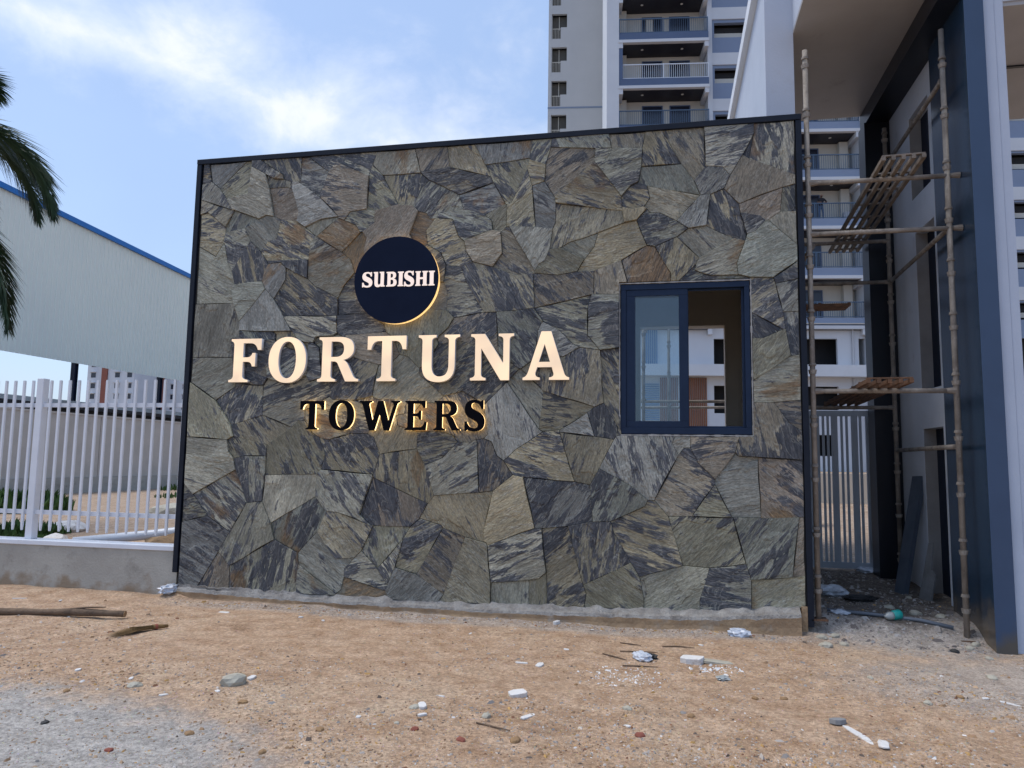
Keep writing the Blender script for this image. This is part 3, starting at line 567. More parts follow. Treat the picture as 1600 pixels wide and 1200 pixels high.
('b',[(-2.62,4.32),(-2.49,4.36),(-2.48,4.54),(-2.65,4.60),(-2.67,4.50)]),
('d',[(-2.48,4.54),(-2.43,4.72),(-2.42,4.81),(-2.62,4.81),(-2.65,4.62),(-2.65,4.60)]),
('m',[(-1.81,4.66),(-1.83,4.81),(-2.42,4.81),(-2.43,4.72),(-1.97,4.67)]),
('d',[(-1.50,4.63),(-1.47,4.81),(-1.83,4.81),(-1.81,4.66)]),
('k',[(-2.38,4.18),(-1.98,4.53),(-1.97,4.67),(-2.43,4.72),(-2.48,4.54),(-2.49,4.36)]),
('r',[(-1.70,4.00),(-1.70,4.04),(-1.71,4.15),(-1.98,4.53),(-2.38,4.18),(-2.37,4.12)]),
('gd',[(-1.71,4.15),(-1.62,4.25),(-1.54,4.29),(-1.51,4.45),(-1.50,4.63),(-1.81,4.66),(-1.97,4.67),(-1.98,4.53)]),
('k',[(-2.40,3.85),(-2.37,3.92),(-2.37,4.12),(-2.38,4.18),(-2.49,4.36),(-2.62,4.32),(-2.58,3.88)]),
('g',[(-2.58,3.42),(-2.54,3.49),(-2.48,3.52),(-2.43,3.64),(-2.40,3.85),(-2.58,3.88),(-2.85,3.90)]),
('m',[(-1.49,4.03),(-1.43,4.12),(-1.46,4.25),(-1.54,4.29),(-1.62,4.25),(-1.71,4.15),(-1.70,4.04),(-1.60,4.01)]),
('d',[(-1.12,4.45),(-1.30,4.81),(-1.47,4.81),(-1.50,4.63),(-1.51,4.45)]),
('g',[(-0.94,4.12),(-1.00,4.27),(-1.12,4.45),(-1.51,4.45),(-1.54,4.29),(-1.46,4.25)]),
('m',[(-1.00,4.27),(-0.89,4.41),(-0.90,4.81),(-1.30,4.81),(-1.12,4.45)]),
('m',[(-0.66,4.30),(-0.54,4.50),(-0.43,4.71),(-0.43,4.81),(-0.90,4.81),(-0.89,4.41),(-0.73,4.39)]),
('d',[(-0.85,4.12),(-0.72,4.17),(-0.66,4.30),(-0.73,4.39),(-0.89,4.41),(-1.00,4.27),(-0.94,4.12)]),
('n',[(-0.48,4.46),(-0.43,4.71),(-0.54,4.50)]),
('b',[(-0.06,4.27),(-0.06,4.81),(-0.43,4.81),(-0.43,4.71),(-0.48,4.46)]),
('g',[(-0.58,4.01),(-0.18,4.15),(-0.06,4.18),(-0.06,4.27),(-0.48,4.46),(-0.54,4.50),(-0.66,4.30),(-0.72,4.17)]),
('g',[(-1.17,3.87),(-0.94,4.12),(-1.46,4.25),(-1.43,4.12),(-1.49,4.03),(-1.46,4.01),(-1.43,3.97),(-1.33,3.96)]),
('y',[(-1.06,3.79),(-0.89,3.81),(-0.85,4.12),(-0.94,4.12),(-1.17,3.87)]),
('gd',[(-0.53,3.64),(-0.51,3.70),(-0.57,3.92),(-0.58,4.01),(-0.72,4.17),(-0.85,4.12),(-0.89,3.81),(-0.63,3.67)]),
('g',[(-0.34,3.83),(-0.32,3.83),(-0.20,3.91),(-0.18,4.15),(-0.58,4.01),(-0.57,3.92),(-0.39,3.88)]),
('d',[(-0.20,3.91),(-0.06,3.91),(-0.06,4.18),(-0.18,4.15)]),
('gd',[(-0.51,3.70),(-0.43,3.73),(-0.34,3.83),(-0.39,3.88),(-0.57,3.92)]),
('g',[(-0.06,3.58),(-0.06,3.91),(-0.20,3.91),(-0.32,3.83)]),
('g',[(-0.28,3.27),(-0.06,3.42),(-0.06,3.58),(-0.32,3.83),(-0.34,3.83),(-0.43,3.73),(-0.51,3.70),(-0.53,3.64),(-0.61,3.42),(-0.60,3.31),(-0.49,3.28)]),
('m',[(-0.96,3.49),(-0.63,3.67),(-0.89,3.81),(-1.06,3.79),(-1.17,3.71)]),
('b',[(-0.60,3.31),(-0.61,3.42),(-0.53,3.64),(-0.63,3.67),(-0.96,3.49),(-0.99,3.43),(-1.00,3.37),(-0.94,3.34),(-0.84,3.31)]),
('d',[(-1.16,3.27),(-0.49,3.27),(-0.49,3.28),(-0.60,3.31),(-0.84,3.31),(-0.94,3.34),(-1.00,3.37),(-0.99,3.43)]),
('d',[(-0.26,3.21),(-0.06,3.25),(-0.06,3.42),(-0.28,3.27)]),
('m',[(-0.20,2.77),(-0.18,2.77),(-0.20,2.94),(-0.26,3.21),(-0.28,3.27),(-0.49,3.28),(-0.49,3.27),(-0.48,2.94)]),
('g',[(-0.20,2.94),(-0.06,2.94),(-0.06,3.25),(-0.26,3.21)]),
('d',[(-0.48,2.69),(-0.38,2.69),(-0.20,2.77),(-0.48,2.94)]),
('d',[(-0.14,2.52),(-0.06,2.53),(-0.06,2.94),(-0.20,2.94),(-0.18,2.77)]),
('k',[(-0.48,2.29),(-0.14,2.52),(-0.18,2.77),(-0.20,2.77),(-0.38,2.69),(-0.48,2.69)]),
('Y',[(-0.48,2.08),(-0.30,2.08),(-0.06,2.10),(-0.06,2.53),(-0.14,2.52),(-0.48,2.29)]),
('m',[(-0.06,1.55),(-0.06,1.82),(-0.17,1.89),(-0.30,2.08),(-0.48,2.08),(-0.48,1.76),(-0.61,1.76),(-0.65,1.61),(-0.63,1.58),(-0.45,1.57)]),
('d',[(-0.06,1.82),(-0.06,2.10),(-0.30,2.08),(-0.17,1.89)]),
('m',[(-1.46,1.15),(-1.40,1.15),(-1.17,1.58),(-1.23,1.69),(-1.20,1.76),(-1.71,1.76),(-1.75,1.76),(-1.78,1.72),(-1.92,1.44),(-1.62,1.28)]),
('g',[(-1.17,1.58),(-1.12,1.65),(-1.06,1.65),(-1.06,1.76),(-1.20,1.76),(-1.23,1.69)]),
('m',[(-1.27,1.00),(-1.05,1.01),(-0.84,1.31),(-0.84,1.36),(-0.99,1.51),(-1.06,1.65),(-1.12,1.65),(-1.17,1.58),(-1.40,1.15)]),
('m',[(-0.84,1.36),(-0.65,1.61),(-0.61,1.76),(-1.06,1.76),(-1.06,1.65),(-0.99,1.51)]),
('g',[(-0.69,1.01),(-0.68,1.01),(-0.43,1.01),(-0.45,1.57),(-0.63,1.58),(-0.65,1.61),(-0.84,1.36),(-0.84,1.31)]),
('d',[(-1.05,1.01),(-0.69,1.01),(-0.84,1.31)]),
('b',[(-0.43,1.01),(-0.10,1.03),(-0.06,1.03),(-0.06,1.55),(-0.45,1.57)]),
('gd',[(-0.90,0.54),(-0.57,0.59),(-0.68,1.01),(-0.69,1.01),(-1.05,1.01),(-1.27,1.00),(-1.14,0.55)]),
('gd',[(-0.53,0.45),(-0.17,0.49),(-0.10,1.03),(-0.43,1.01),(-0.68,1.01),(-0.57,0.59)]),
('g',[(-0.17,0.49),(-0.06,0.51),(-0.06,1.03),(-0.10,1.03)]),
('b',[(-0.53,0.17),(-0.06,0.22),(-0.06,0.51),(-0.17,0.49),(-0.53,0.45)]),
('d',[(-0.99,0.14),(-0.53,0.17),(-0.53,0.45),(-0.57,0.59),(-0.90,0.54),(-0.99,0.25)]),
('g',[(-1.50,0.13),(-0.99,0.14),(-0.99,0.25),(-0.90,0.54),(-1.14,0.55),(-1.54,0.43),(-1.53,0.40),(-1.50,0.40),(-1.47,0.28),(-1.50,0.22)]),
('m',[(-1.54,0.43),(-1.14,0.55),(-1.27,1.00),(-1.40,1.15),(-1.46,1.15),(-1.49,1.09),(-1.81,0.94),(-1.78,0.83),(-1.62,0.56)]),
('m',[(-1.98,0.93),(-1.81,0.94),(-1.49,1.09),(-1.46,1.15),(-1.62,1.28),(-1.92,1.44),(-2.01,1.28)]),
('d',[(-2.07,0.33),(-1.62,0.56),(-1.78,0.83),(-1.81,0.94),(-1.98,0.93),(-2.22,0.88)]),
('gd',[(-2.42,0.10),(-2.06,0.12),(-2.04,0.25),(-2.07,0.33),(-2.22,0.88),(-2.48,0.85),(-2.43,0.43)]),
('m',[(-2.98,0.31),(-2.60,0.35),(-2.50,0.37),(-2.43,0.43),(-2.48,0.85),(-2.55,0.85),(-3.02,0.67)]),
('y',[(-2.98,0.10),(-2.60,0.10),(-2.60,0.35),(-2.98,0.31)]),
('m',[(-2.60,0.10),(-2.42,0.10),(-2.43,0.43),(-2.50,0.37),(-2.60,0.35)]),
('g',[(-2.06,0.12),(-1.50,0.13),(-1.50,0.22),(-1.53,0.40),(-1.54,0.43),(-1.62,0.56),(-2.07,0.33),(-2.04,0.25)]),
('g',[(-1.50,0.22),(-1.47,0.28),(-1.50,0.40),(-1.53,0.40)]),
('b',[(-6.21,0.10),(-5.83,0.10),(-5.83,0.35),(-5.97,0.49)]),
('dr',[(-5.83,0.10),(-5.05,0.10),(-5.04,0.40),(-5.05,0.51),(-5.33,0.64),(-5.83,0.35)]),
('r',[(-5.05,0.10),(-4.61,0.10),(-4.61,0.12),(-5.04,0.40)]),
('g',[(-3.67,3.35),(-3.72,3.42),(-3.72,3.61),(-3.78,3.73),(-3.87,3.76),(-3.99,3.71),(-4.11,3.76),(-4.39,3.62),(-4.47,3.48),(-4.29,3.17),(-4.23,3.16),(-3.90,3.16),(-3.78,3.29)]),
('k',[(-4.18,2.90),(-4.16,2.94),(-3.92,2.95),(-3.72,3.06),(-3.66,3.34),(-3.67,3.35),(-3.78,3.29),(-3.90,3.16),(-4.23,3.16),(-4.29,3.17),(-4.47,3.48),(-4.51,3.46),(-4.47,3.19),(-4.38,3.04)]),
]

TYPE = {'g': (.23, 0, .54), 'gd': (.48, 0, .52), 'm': (.52, .02, .51), 'd': (.64, 0, .51), 'k': (.28, .22, .42), 'b': (.44, .46, .52), 'r': (.48, .60, .52), 'R': (.40, .76, .53), 'dr': (.64, .56, .50), 'y': (.12, .42, .60), 'Y': (.2, .70, .60), 'n': (1.2, 0, .45)}
cabin = thing('gatehouse', 'slate-clad gatehouse wall with dark metal edging and a sliding window', 'gatehouse', (-3.25, 1.5, 0))
ROOFZ = 4.2
def cabin_shell():
    w = MB()                                               # front wall with its window opening
    wx0, wx1, wz0, wz1 = -1.70, -.51, 1.79, 3.24
    w.box(-6.45, wx0, 0, .2, .02, 4.80).box(wx1, -.05, 0, .2, .02, 4.80).box(wx0, wx1, 0, .2, .02, wz0).box(wx0, wx1, 0, .2, wz1, 4.80)
    w.build('front_wall', MORTAR, cabin)
    b = MB(); bx0, bx1, bz0, bz1 = -1.63, -.50, 1.05, 3.375
    b.box(-6.45, -5.2, 3.0, 3.2, .05, 4.3).box(-3.6, bx0, 3.0, 3.2, .05, 4.3).box(-5.2, -3.6, 3.0, 3.2, 2.6, 4.3).box(bx1, -.05, 3.0, 3.2, .05, 4.3).box(bx0, bx1, 3.0, 3.2, .05, bz0).box(bx0, bx1, 3.0, 3.2, bz1, 4.3)  # left opening is unseen, added to let more light into the room
    b.build('back_wall', ROOM, cabin)
    MB().box(-6.45, -6.25, .202, 2.998, .05, 4.3).build('side_wall', ROOM, cabin)
    MB().box(-.25, -.05, .202, 2.998, .05, 4.3).build('side_wall', ROOM, cabin)
    MB().box(-6.248, -.252, .202, 2.998, .10, .16).build('floor_slab', CONC, cabin)
    MB().box(-6.448, -.052, .202, 3.198, 4.302, 4.42).build('roof', CONC, cabin)
    MB().box(-6.246, -.254, .2015, .206, .16, 1.785).box(-6.246, -1.705, .2015, .206, 1.785, 4.3).box(-.505, -.254, .2015, .206, 1.785, 4.3).box(-1.705, -.505, .2015, .206, 3.245, 4.3).build('inner_plaster', ROOM, cabin)
    # metal edging
    for nm, bx in (('trim', (-6.51, -6.452, -.035, .22, .25, 4.808)), ('trim', (-.049, .004, -.035, .22, .06, 4.808)), ('trim', (-6.51, .004, -.040, .22, 4.81, 4.868))):
        bevel(MB().box(*bx).build(nm, BLACKT, cabin), .004)
cabin_shell()
def inset(poly, d):
    n = len(poly); out = []
    for i in range(n):
        p0, p1, p2 = Vector(poly[i - 1]), Vector(poly[i]), Vector(poly[(i + 1) % n])
        e1 = (p1 - p0).normalized(); e2 = (p2 - p1).normalized()
        n1 = Vector((-e1.y, e1.x)); n2 = Vector((-e2.y, e2.x)); b = n1 + n2
        if b.length < .2: b = n1.copy()
        b.normalize(); c = max(.5, b.dot(n1)); out.append(p1 + b * (d / c))
    return out
def make_stones():
    for ty, poly in STONES:
        A = sum(poly[i - 1][0] * poly[i][1] - poly[i][0] * poly[i - 1][1] for i in range(len(poly))) / 2
        if abs(A) < .0015: continue
        if A < 0: poly = poly[::-1]
        A = abs(A)
        pts = []
        for i in range(len(poly)):
            a = Vector(poly[i]); b = Vector(poly[(i + 1) % len(poly)]); pts.append(a)
            L_ = (b - a).length
            if L_ > .26:
                nn = Vector((-(b - a).y, (b - a).x)).normalized()
                for k in range(1, 2 + (L_ > .5)):
                    pts.append(a.lerp(b, k / (2 + (L_ > .5))) + nn * rnd.uniform(-.006, .008))
        gap = rnd.choice((.0003, .0006, .001, .0016, .0028))
        ring = inset(pts, gap); front = inset(pts, gap + rnd.uniform(.0018, .004))
        cx = sum(p.x for p in ring) / len(ring); cz = sum(p.y for p in ring) / len(ring)
        th = rnd.choice((.012, .016, .020, .025, .032, .040)) + rnd.uniform(-.002, .003)
        tx, tz = rnd.gauss(0, .012), rnd.gauss(0, .014)
        if ty == 'n': th = .004; tx = tz = 0
        ang = rnd.gauss(R(20), R(55)) if ty in 'dm' else rnd.uniform(-1.5, 1.5)
        ca, sa = math.cos(ang), math.sin(ang)
        def loc(p, y):
            dx, dz = p.x - cx, p.y - cz; return (dx * ca - dz * sa, y, dx * sa + dz * ca)
        n = len(ring); V = [loc(p, .004) for p in ring]
        def fy(p): return -(th + tx * (p.x - cx) + tz * (p.y - cz) + rnd.uniform(-.0012, .0012))
        V += [loc(p, min(-.004, fy(p) + .0045)) for p in ring]; V += [loc(p, min(-.006, fy(p))) for p in front]
        F = [tuple(range(2 * n, 3 * n))]
        for k in range(n):
            k2 = (k + 1) % n
            F.append((k, k2, n + k2, n + k)); F.append((n + k, n + k2, 2 * n + k2, 2 * n + k))
        me = bpy.data.meshes.new('stone'); me.from_pydata(V, [], F); me.materials.append(SLATE)
        bm = bmesh.new(); bm.from_mesh(me); bmesh.ops.recalc_face_normals(bm, faces=bm.faces); bm.to_mesh(me); bm.free()
        o = put('stone', me, cabin); o.location = (cx, 0, cz); o.rotation_euler = (0, ang, 0)
        d_, r_, b_ = TYPE[ty]
        o.color = (max(0, d_ + rnd.gauss(0, .05)), r_ if r_ == 0 else max(.06, r_ + rnd.gauss(0, .05)), b_ * rnd.uniform(.82, 1.26), 1)
make_stones()
def plinth():
    m = MB(); xs = [-6.42 + i * .035 for i in range(int(6.32 / .035) + 1)]
    def zt(x):
        P = ((-6.5, .125), (-5.2, .105), (-3, .105), (-1, .155), (0, .235))
        for (a, za), (b, zb) in zip(P, P[1:]):
            if a <= x <= b: return za + (zb - za) * (x - a) / (b - a)
        return .235
    rows = []
    for x in xs:
        e = fbm(x * 3, 2.2, 0, 3); e2 = fbm(x * 9, 7.2, 0, 4); w = .06 + .075 * sm(-6, -1, x) + .03 * fbm(x * 1.3, 3.3, 0, 2)
        z = zt(x); g = gh(x, -.2) - .08
        rows.append([(x, .01, z + .012 + .010 * e2), (x, -.035, z + .004 + .035 * e2), (x, -w * .6 + .03 * e, z - .022 + .030 * e2), (x, -w + .02 * e + .012 * e2, z - .040 + .010 * e), (x, -w - .012 + .02 * e + .010 * e2, z - .062 - .02 * abs(e2)), (x, -w - .008 + .02 * e, (z + g) * .5), (x, -w - .03 + .02 * e, g)])
    for a, b in zip(rows, rows[1:]):
        for k in range(6): m.quad((a[k], b[k], b[k + 1], a[k + 1]), 0 if k < 4 else 1)
    for r in (rows[0], rows[-1]): m.quad(r + [(r[0][0], .01, r[-1][2])], 1)
    o = m.build('footing_ledge', [PLINTH, FOOT], cabin, smooth=False)
    m = MB().box(-.10, -.05, -.03, .1, -.1, .235); m.build('footing_end', FOOT, cabin)
plinth()
def cabin_window():
    m = MB(); x0, x1, z0, z1 = -1.714, -.497, 1.779, 3.250
    for bx in ((x0, x1, -.012, .075, z1 - .055, z1), (x0, x1, -.012, .075, z0, z0 + .062), (x0, x0 + .05, -.012, .075, z0 + .0622, z1 - .0552), (x1 - .05, x1, -.012, .075, z0 + .0622, z1 - .0552)): m.box(*bx)
    m.box(x1 - .075, x1 - .0502, .03, .045, z0 + .0622, z1 - .0552).box(x0 + .6, x1 - .0752, .030, .040, z1 - .075, z1 - .0552).box(x0 + .6, x1 - .0752, .030, .040, z0 + .0622, z0 + .08)
    fr = bevel(m.build('window', NAVYW, cabin), .003)
    def sash(y, sx0, sx1):
        s = MB(); a0, a1, c0, c1 = sx0, sx1, z0 + .063, z1 - .056
        s.box(a0, a1, y, y + .026, c1 - .062, c1).box(a0, a1, y, y + .026, c0, c0 + .062).box(a0, a0 + .085, y, y + .026, c0 + .0622, c1 - .0622).box(a1 - .085, a1, y, y + .026, c0 + .0622, c1 - .0622)
        so = bevel(s.build('sash', NAVYW, fr), .003)
        MB().box(a0 + .083, a1 - .083, y + .010, y + .015, c0 + .06, c1 - .06).build('pane', PANE, fr)
    sash(-.004, -1.663, -1.072); sash(.040, -1.660, -1.066)
    t = MB()                                            # pale mortar smeared round the frame
    for i in range(46):
        for s, (ax, az, ex, ez) in enumerate(((x0 - .012, z0 - .012, 0, 1.5), (x1 + .010, z0 - .012, 0, 1.5), (x0 - .012, z1 + .010, 1.24, 0), (x0 - .012, z0 - .012, 1.24, 0))):
            k = i / 46; L_ = 1 / 46; w = .006 + .014 * abs(fbm(i * .31, s * 5.1, 0, 2))
            if s in (0, 1): t.box(ax - w * .6, ax + w * .6, -.020, 0, az + ez * k, az + ez * (k + L_))
            else: t.box(ax + ex * k, ax + ex * (k + L_), -.021, 0, az - w * .6, az + w * .6)
    t.build('mortar_edge', mat('pale_mortar', (.40, .39, .37), .95, (.26, .25, .24), 20), cabin, fix=False)
cabin_window()

# ------------------------------------------------------------------ lettering
GLY = {
'F': ['M0,0 L0,.05 Q.09,.06 .10,.14 L.10,.86 Q.09,.94 .03,.95 L.03,1 L.72,1 L.72,.74 L.64,.74 Q.60,.90 .46,.90 L.31,.90 L.31,.57 L.40,.57 Q.50,.57 .52,.67 L.59,.67 L.59,.36 L.52,.36 Q.50,.47 .40,.47 L.31,.47 L.31,.14 Q.32,.06 .44,.05 L.44,0'],
'O': ['E.425,.5,.425,.525', 'E.425,.5,.200,.42'],
'R': ['M0,0 L0,.05 Q.1,.06 .1,.14 L.1,.86 Q.1,.94 .02,.95 L.02,1 L.50,1 Q.84,1 .84,.73 Q.84,.54 .60,.48 Q.68,.45 .73,.34 L.84,.12 Q.88,.05 .96,.05 L.96,0 L.66,0 L.48,.38 Q.45,.45 .38,.45 L.31,.45 L.31,.14 Q.31,.06 .42,.05 L.42,0', 'M.31,.90 L.31,.55 L.42,.55 Q.61,.55 .61,.73 Q.61,.90 .42,.90'],
'T': ['M.22,0 L.22,.05 Q.32,.06 .32,.14 L.32,.89 L.24,.89 Q.11,.89 .08,.70 L0,.70 L0,1 L.85,1 L.85,.70 L.77,.70 Q.74,.89 .61,.89 L.53,.89 L.53,.14 Q.53,.06 .63,.05 L.63,0'],
'U': ['M0,1 L0,.95 Q.09,.94 .09,.86 L.09,.33 Q.09,-.03 .46,-.03 Q.84,-.03 .84,.34 L.84,.86 Q.84,.94 .95,.95 L.95,1 L.60,1 L.60,.95 Q.70,.94 .70,.86 L.70,.34 Q.70,.09 .50,.09 Q.31,.09 .31,.34 L.31,.86 Q.31,.94 .41,.95 L.41,1'],
'N': ['M0,0 L0,.05 Q.11,.06 .11,.14 L.11,.86 Q.11,.94 .01,.95 L.01,1 L.33,1 L.76,.36 L.76,.86 Q.76,.94 .65,.95 L.65,1 L1,1 L1,.95 Q.90,.94 .90,.86 L.90,0 L.70,0 L.25,.69 L.25,.14 Q.25,.06 .36,.05 L.36,0'],
'A': ['M0,0 L0,.05 Q.08,.06 .12,.16 L.42,1.03 L.64,1.03 L.94,.14 Q.97,.06 1.05,.05 L1.05,0 L.60,0 L.60,.05 Q.72,.06 .70,.14 L.66,.27 L.33,.27 L.29,.16 Q.27,.06 .39,.05 L.39,0', 'M.365,.38 L.62,.38 L.495,.76'],
'W': ['M0,1 L0,.95 Q.08,.94 .10,.86 L.33,-.02 L.50,-.02 L.655,.55 L.80,-.02 L.97,-.02 L1.20,.86 Q1.22,.94 1.3,.95 L1.3,1 L1.02,1 L1.02,.95 Q1.12,.93 1.08,.80 L.94,.30 L.76,1 L.60,1 L.43,.30 L.31,.86 Q.30,.94 .40,.95 L.40,1'],
'E': ['M0,0 L0,.05 Q.1,.06 .1,.14 L.1,.86 Q.1,.94 0,.95 L0,1 L.74,1 L.74,.76 L.66,.76 Q.63,.90 .5,.90 L.31,.90 L.31,.57 L.42,.57 Q.51,.57 .52,.67 L.59,.67 L.59,.36 L.52,.36 Q.51,.47 .42,.47 L.31,.47 L.31,.10 L.52,.10 Q.68,.10 .72,.28 L.80,.28 L.77,0'],
'S': ['M.04,.30 L.12,.30 Q.16,.08 .36,.08 Q.47,.08 .47,.19 Q.47,.27 .34,.34 L.22,.41 Q.04,.51 .04,.71 Q.04,1.03 .36,1.03 Q.47,1.03 .55,.98 L.60,1.02 L.64,1.02 L.64,.72 L.57,.72 Q.52,.93 .36,.93 Q.25,.93 .25,.83 Q.25,.75 .37,.69 L.48,.63 Q.68,.52 .68,.30 Q.68,-.03 .35,-.03 Q.22,-.03 .13,.03 L.09,-.01 L.04,-.01'],
'B': ['M0,0 L0,.07 L.09,.10 L.09,.90 L0,.93 L0,1 L.48,1 Q.78,1 .78,.75 Q.78,.58 .60,.53 Q.84,.48 .84,.27 Q.84,0 .50,0', 'M.34,.87 L.34,.60 L.42,.60 Q.54,.60 .54,.74 Q.54,.87 .42,.87', 'M.34,.46 L.34,.13 L.43,.13 Q.58,.13 .58,.29 Q.58,.46 .43,.46'],
'I': ['M0,0 L0,.07 L.09,.11 L.09,.89 L0,.93 L0,1 L.48,1 L.48,.93 L.39,.89 L.39,.11 L.48,.07 L.48,0'],
'H': ['M0,0 L0,.07 L.08,.11 L.08,.89 L0,.93 L0,1 L.42,1 L.42,.93 L.35,.89 L.35,.58 L.62,.58 L.62,.89 L.55,.93 L.55,1 L.97,1 L.97,.93 L.89,.89 L.89,.11 L.97,.07 L.97,0 L.55,0 L.55,.07 L.62,.11 L.62,.45 L.35,.45 L.35,.11 L.42,.07 L.42,0'],
'u': ['M0,1 L0,.93 L.08,.89 L.08,.27 Q.08,-.03 .36,-.03 Q.52,-.03 .60,.08 L.60,0 L.94,0 L.94,.07 L.86,.11 L.86,1 L.50,1 L.50,.93 L.59,.89 L.59,.30 Q.59,.13 .47,.13 Q.35,.13 .35,.30 L.35,1'],
}
def contour(s):
    if s[0] == 'E':
        cx, cy, rx, ry = map(float, s[1:].split(','))
        out = []
        for k in range(44):
            a = 2 * math.pi * k / 44; c_, s_ = math.cos(a), math.sin(a)
            out.append((cx + rx * math.copysign(abs(c_) ** .92, c_), cy + ry * math.copysign(abs(s_) ** .92, s_)))
        return out
    pts = []; tok = s.split(); i = 0; cur = None
    while i < len(tok):
        t = tok[i]; x, y = map(float, t[1:].split(','))
        if t[0] in 'ML': pts.append((x, y)); cur = (x, y); i += 1
        else:
            ex, ey = map(float, tok[i + 1].split(','))
            for k in range(1, 9):
                u = k / 8; pts.append(((1 - u) ** 2 * cur[0] + 2 * u * (1 - u) * x + u * u * ex, (1 - u) ** 2 * cur[1] + 2 * u * (1 - u) * y + u * u * ey))
            cur = (ex, ey); i += 2
    return pts
def glyph_mesh(ch, x0, x1, z0, z1, yf, yb, mats, off=0.0, bev=0.0):
    """extruded letter standing in the wall plane; material 0 front, 1 sides"""
    cs = [contour(c) for c in GLY[ch]]; w = max(p[0] for p in cs[0]); mn = min(p[0] for p in cs[0])
    cu = bpy.data.curves.new('glyph', 'CURVE'); cu.dimensions = '2D'; cu.fill_mode = 'BOTH'
    for c in cs:
        ar = sum(c[i - 1][0] * c[i][1] - c[i][0] * c[i - 1][1] for i in range(len(c)))
        if (ar > 0) != (c is cs[0]): c = list(reversed(c))
        sp = cu.splines.new('POLY'); sp.points.add(len(c) - 1)
        for p, q in zip(sp.points, c): p.co = (x0 + (q[0] - mn) / (w - mn) * (x1 - x0), z0 + q[1] * (z1 - z0), 0, 1)
        sp.use_cyclic_u = True
    cu.extrude = abs(yb - yf) / 2; cu.offset = off; cu.bevel_depth = bev; cu.bevel_resolution = 1
    o = bpy.data.objects.new('glyph', cu); COL.objects.link(o)
    dg = bpy.context.evaluated_depsgraph_get(); me = bpy.data.meshes.new_from_object(o.evaluated_get(dg)); bpy.data.objects.remove(o); bpy.data.curves.remove(cu)
    ym = (yf + yb) / 2
    for v in me.vertices: v.co = (v.co.x, ym - v.co.z, v.co.y)
    bm = bmesh.new(); bm.from_mesh(me); bmesh.ops.remove_doubles(bm, verts=bm.verts, dist=1e-5); bmesh.ops.recalc_face_normals(bm, faces=bm.faces); bm.to_mesh(me); bm.free()
    me.materials.clear()
    for m in mats: me.materials.append(m)
    for p in me.polygons: p.material_index = 0 if p.normal.y < -.7 else len(mats) - 1
    return me
def X(px, y): return wp(px, 600, y).x
def lettering():
    YF, YB = -.085, -.030
    t = thing('lettering_sign', 'large cream lit capitals FORTUNA standing on the slate wall', 'sign', (X(620, YF), YB, wp(620, 595, YF).z))
    zb, zt = wp(620, 595.2, YF).z, wp(620, 524.6, YF).z
    for ch, a, b in (('F', 356.3, 405.6), ('O', 417.8, 476.2), ('R', 495, 559), ('T', 572.3, 633), ('U', 652.3, 717), ('N', 734, 802), ('A', 816.3, 889)):
        o = put('letter', glyph_mesh(ch, X(a, YF), X(b, YF), zb, zt, YF, YB, [CREAM, LSIDE]), t)
    t = thing('lettering_sign', 'smaller black capitals TOWERS with a golden backlight on the slate wall', 'sign', (X(615, YF), YB, wp(615, 672, YF).z))
    YF = -.075; zb, zt = wp(600, 671.8, YF).z, wp(600, 626.2, YF).z
    for ch, a, b in (('T', 470.8, 507.6), ('O', 515.6, 554.6), ('W', 563, 626), ('E', 634, 668), ('R', 678.8, 720), ('S', 727, 758)):
        o = put('letter', glyph_mesh(ch, X(a, YF), X(b, YF), zb, zt, YF, YF + .014, [BLACKF]), t)
        put('lit_edge', glyph_mesh(ch, X(a, YF), X(b, YF), zb, zt, YF + .0142, YF + .044, [GLOW, GLOW], off=-.0025), o, off=False)
    YF = -.105; c = wp(618.5, 437, YF); r = (wp(684, 437, YF).x - wp(553, 437, YF).x) / 2
    t = thing('round_sign', 'round navy disc sign reading SUBISHI with a gold lit rim', 'sign', (c.x, -.03, c.z))
    def disc(y0, y1, rr, m, name, n=72):
        q = MB(); q.cyl((c.x, y0, c.z), (c.x, y1, c.z), rr, n); return q.build(name, m, t)
    disc(YF, YF + .012, r, DISCF, 'disc_face'); disc(YF + .0125, -.028, r - .004, GOLD, 'rim')
    YL = YF - .006
    for ch, a, b, yt, yb in (('S', 560, 575.9, 426, 448.6), ('u', 577.8, 595.6, 425, 448), ('B', 598.1, 614.3, 424.8, 447.6), ('I', 616.2, 625.3, 424.5, 447.2), ('S', 626.3, 642, 424, 447), ('H', 644, 663.3, 423.7, 446.4), ('I', 665, 674.6, 423.2, 446)):
        put('letter', glyph_mesh(ch, X(a, YL), X(b, YL), wp((a + b) / 2, yb, YL).z, wp((a + b) / 2, yt, YL).z, YL, YF - .0005, [SUBL]), t)
lettering()

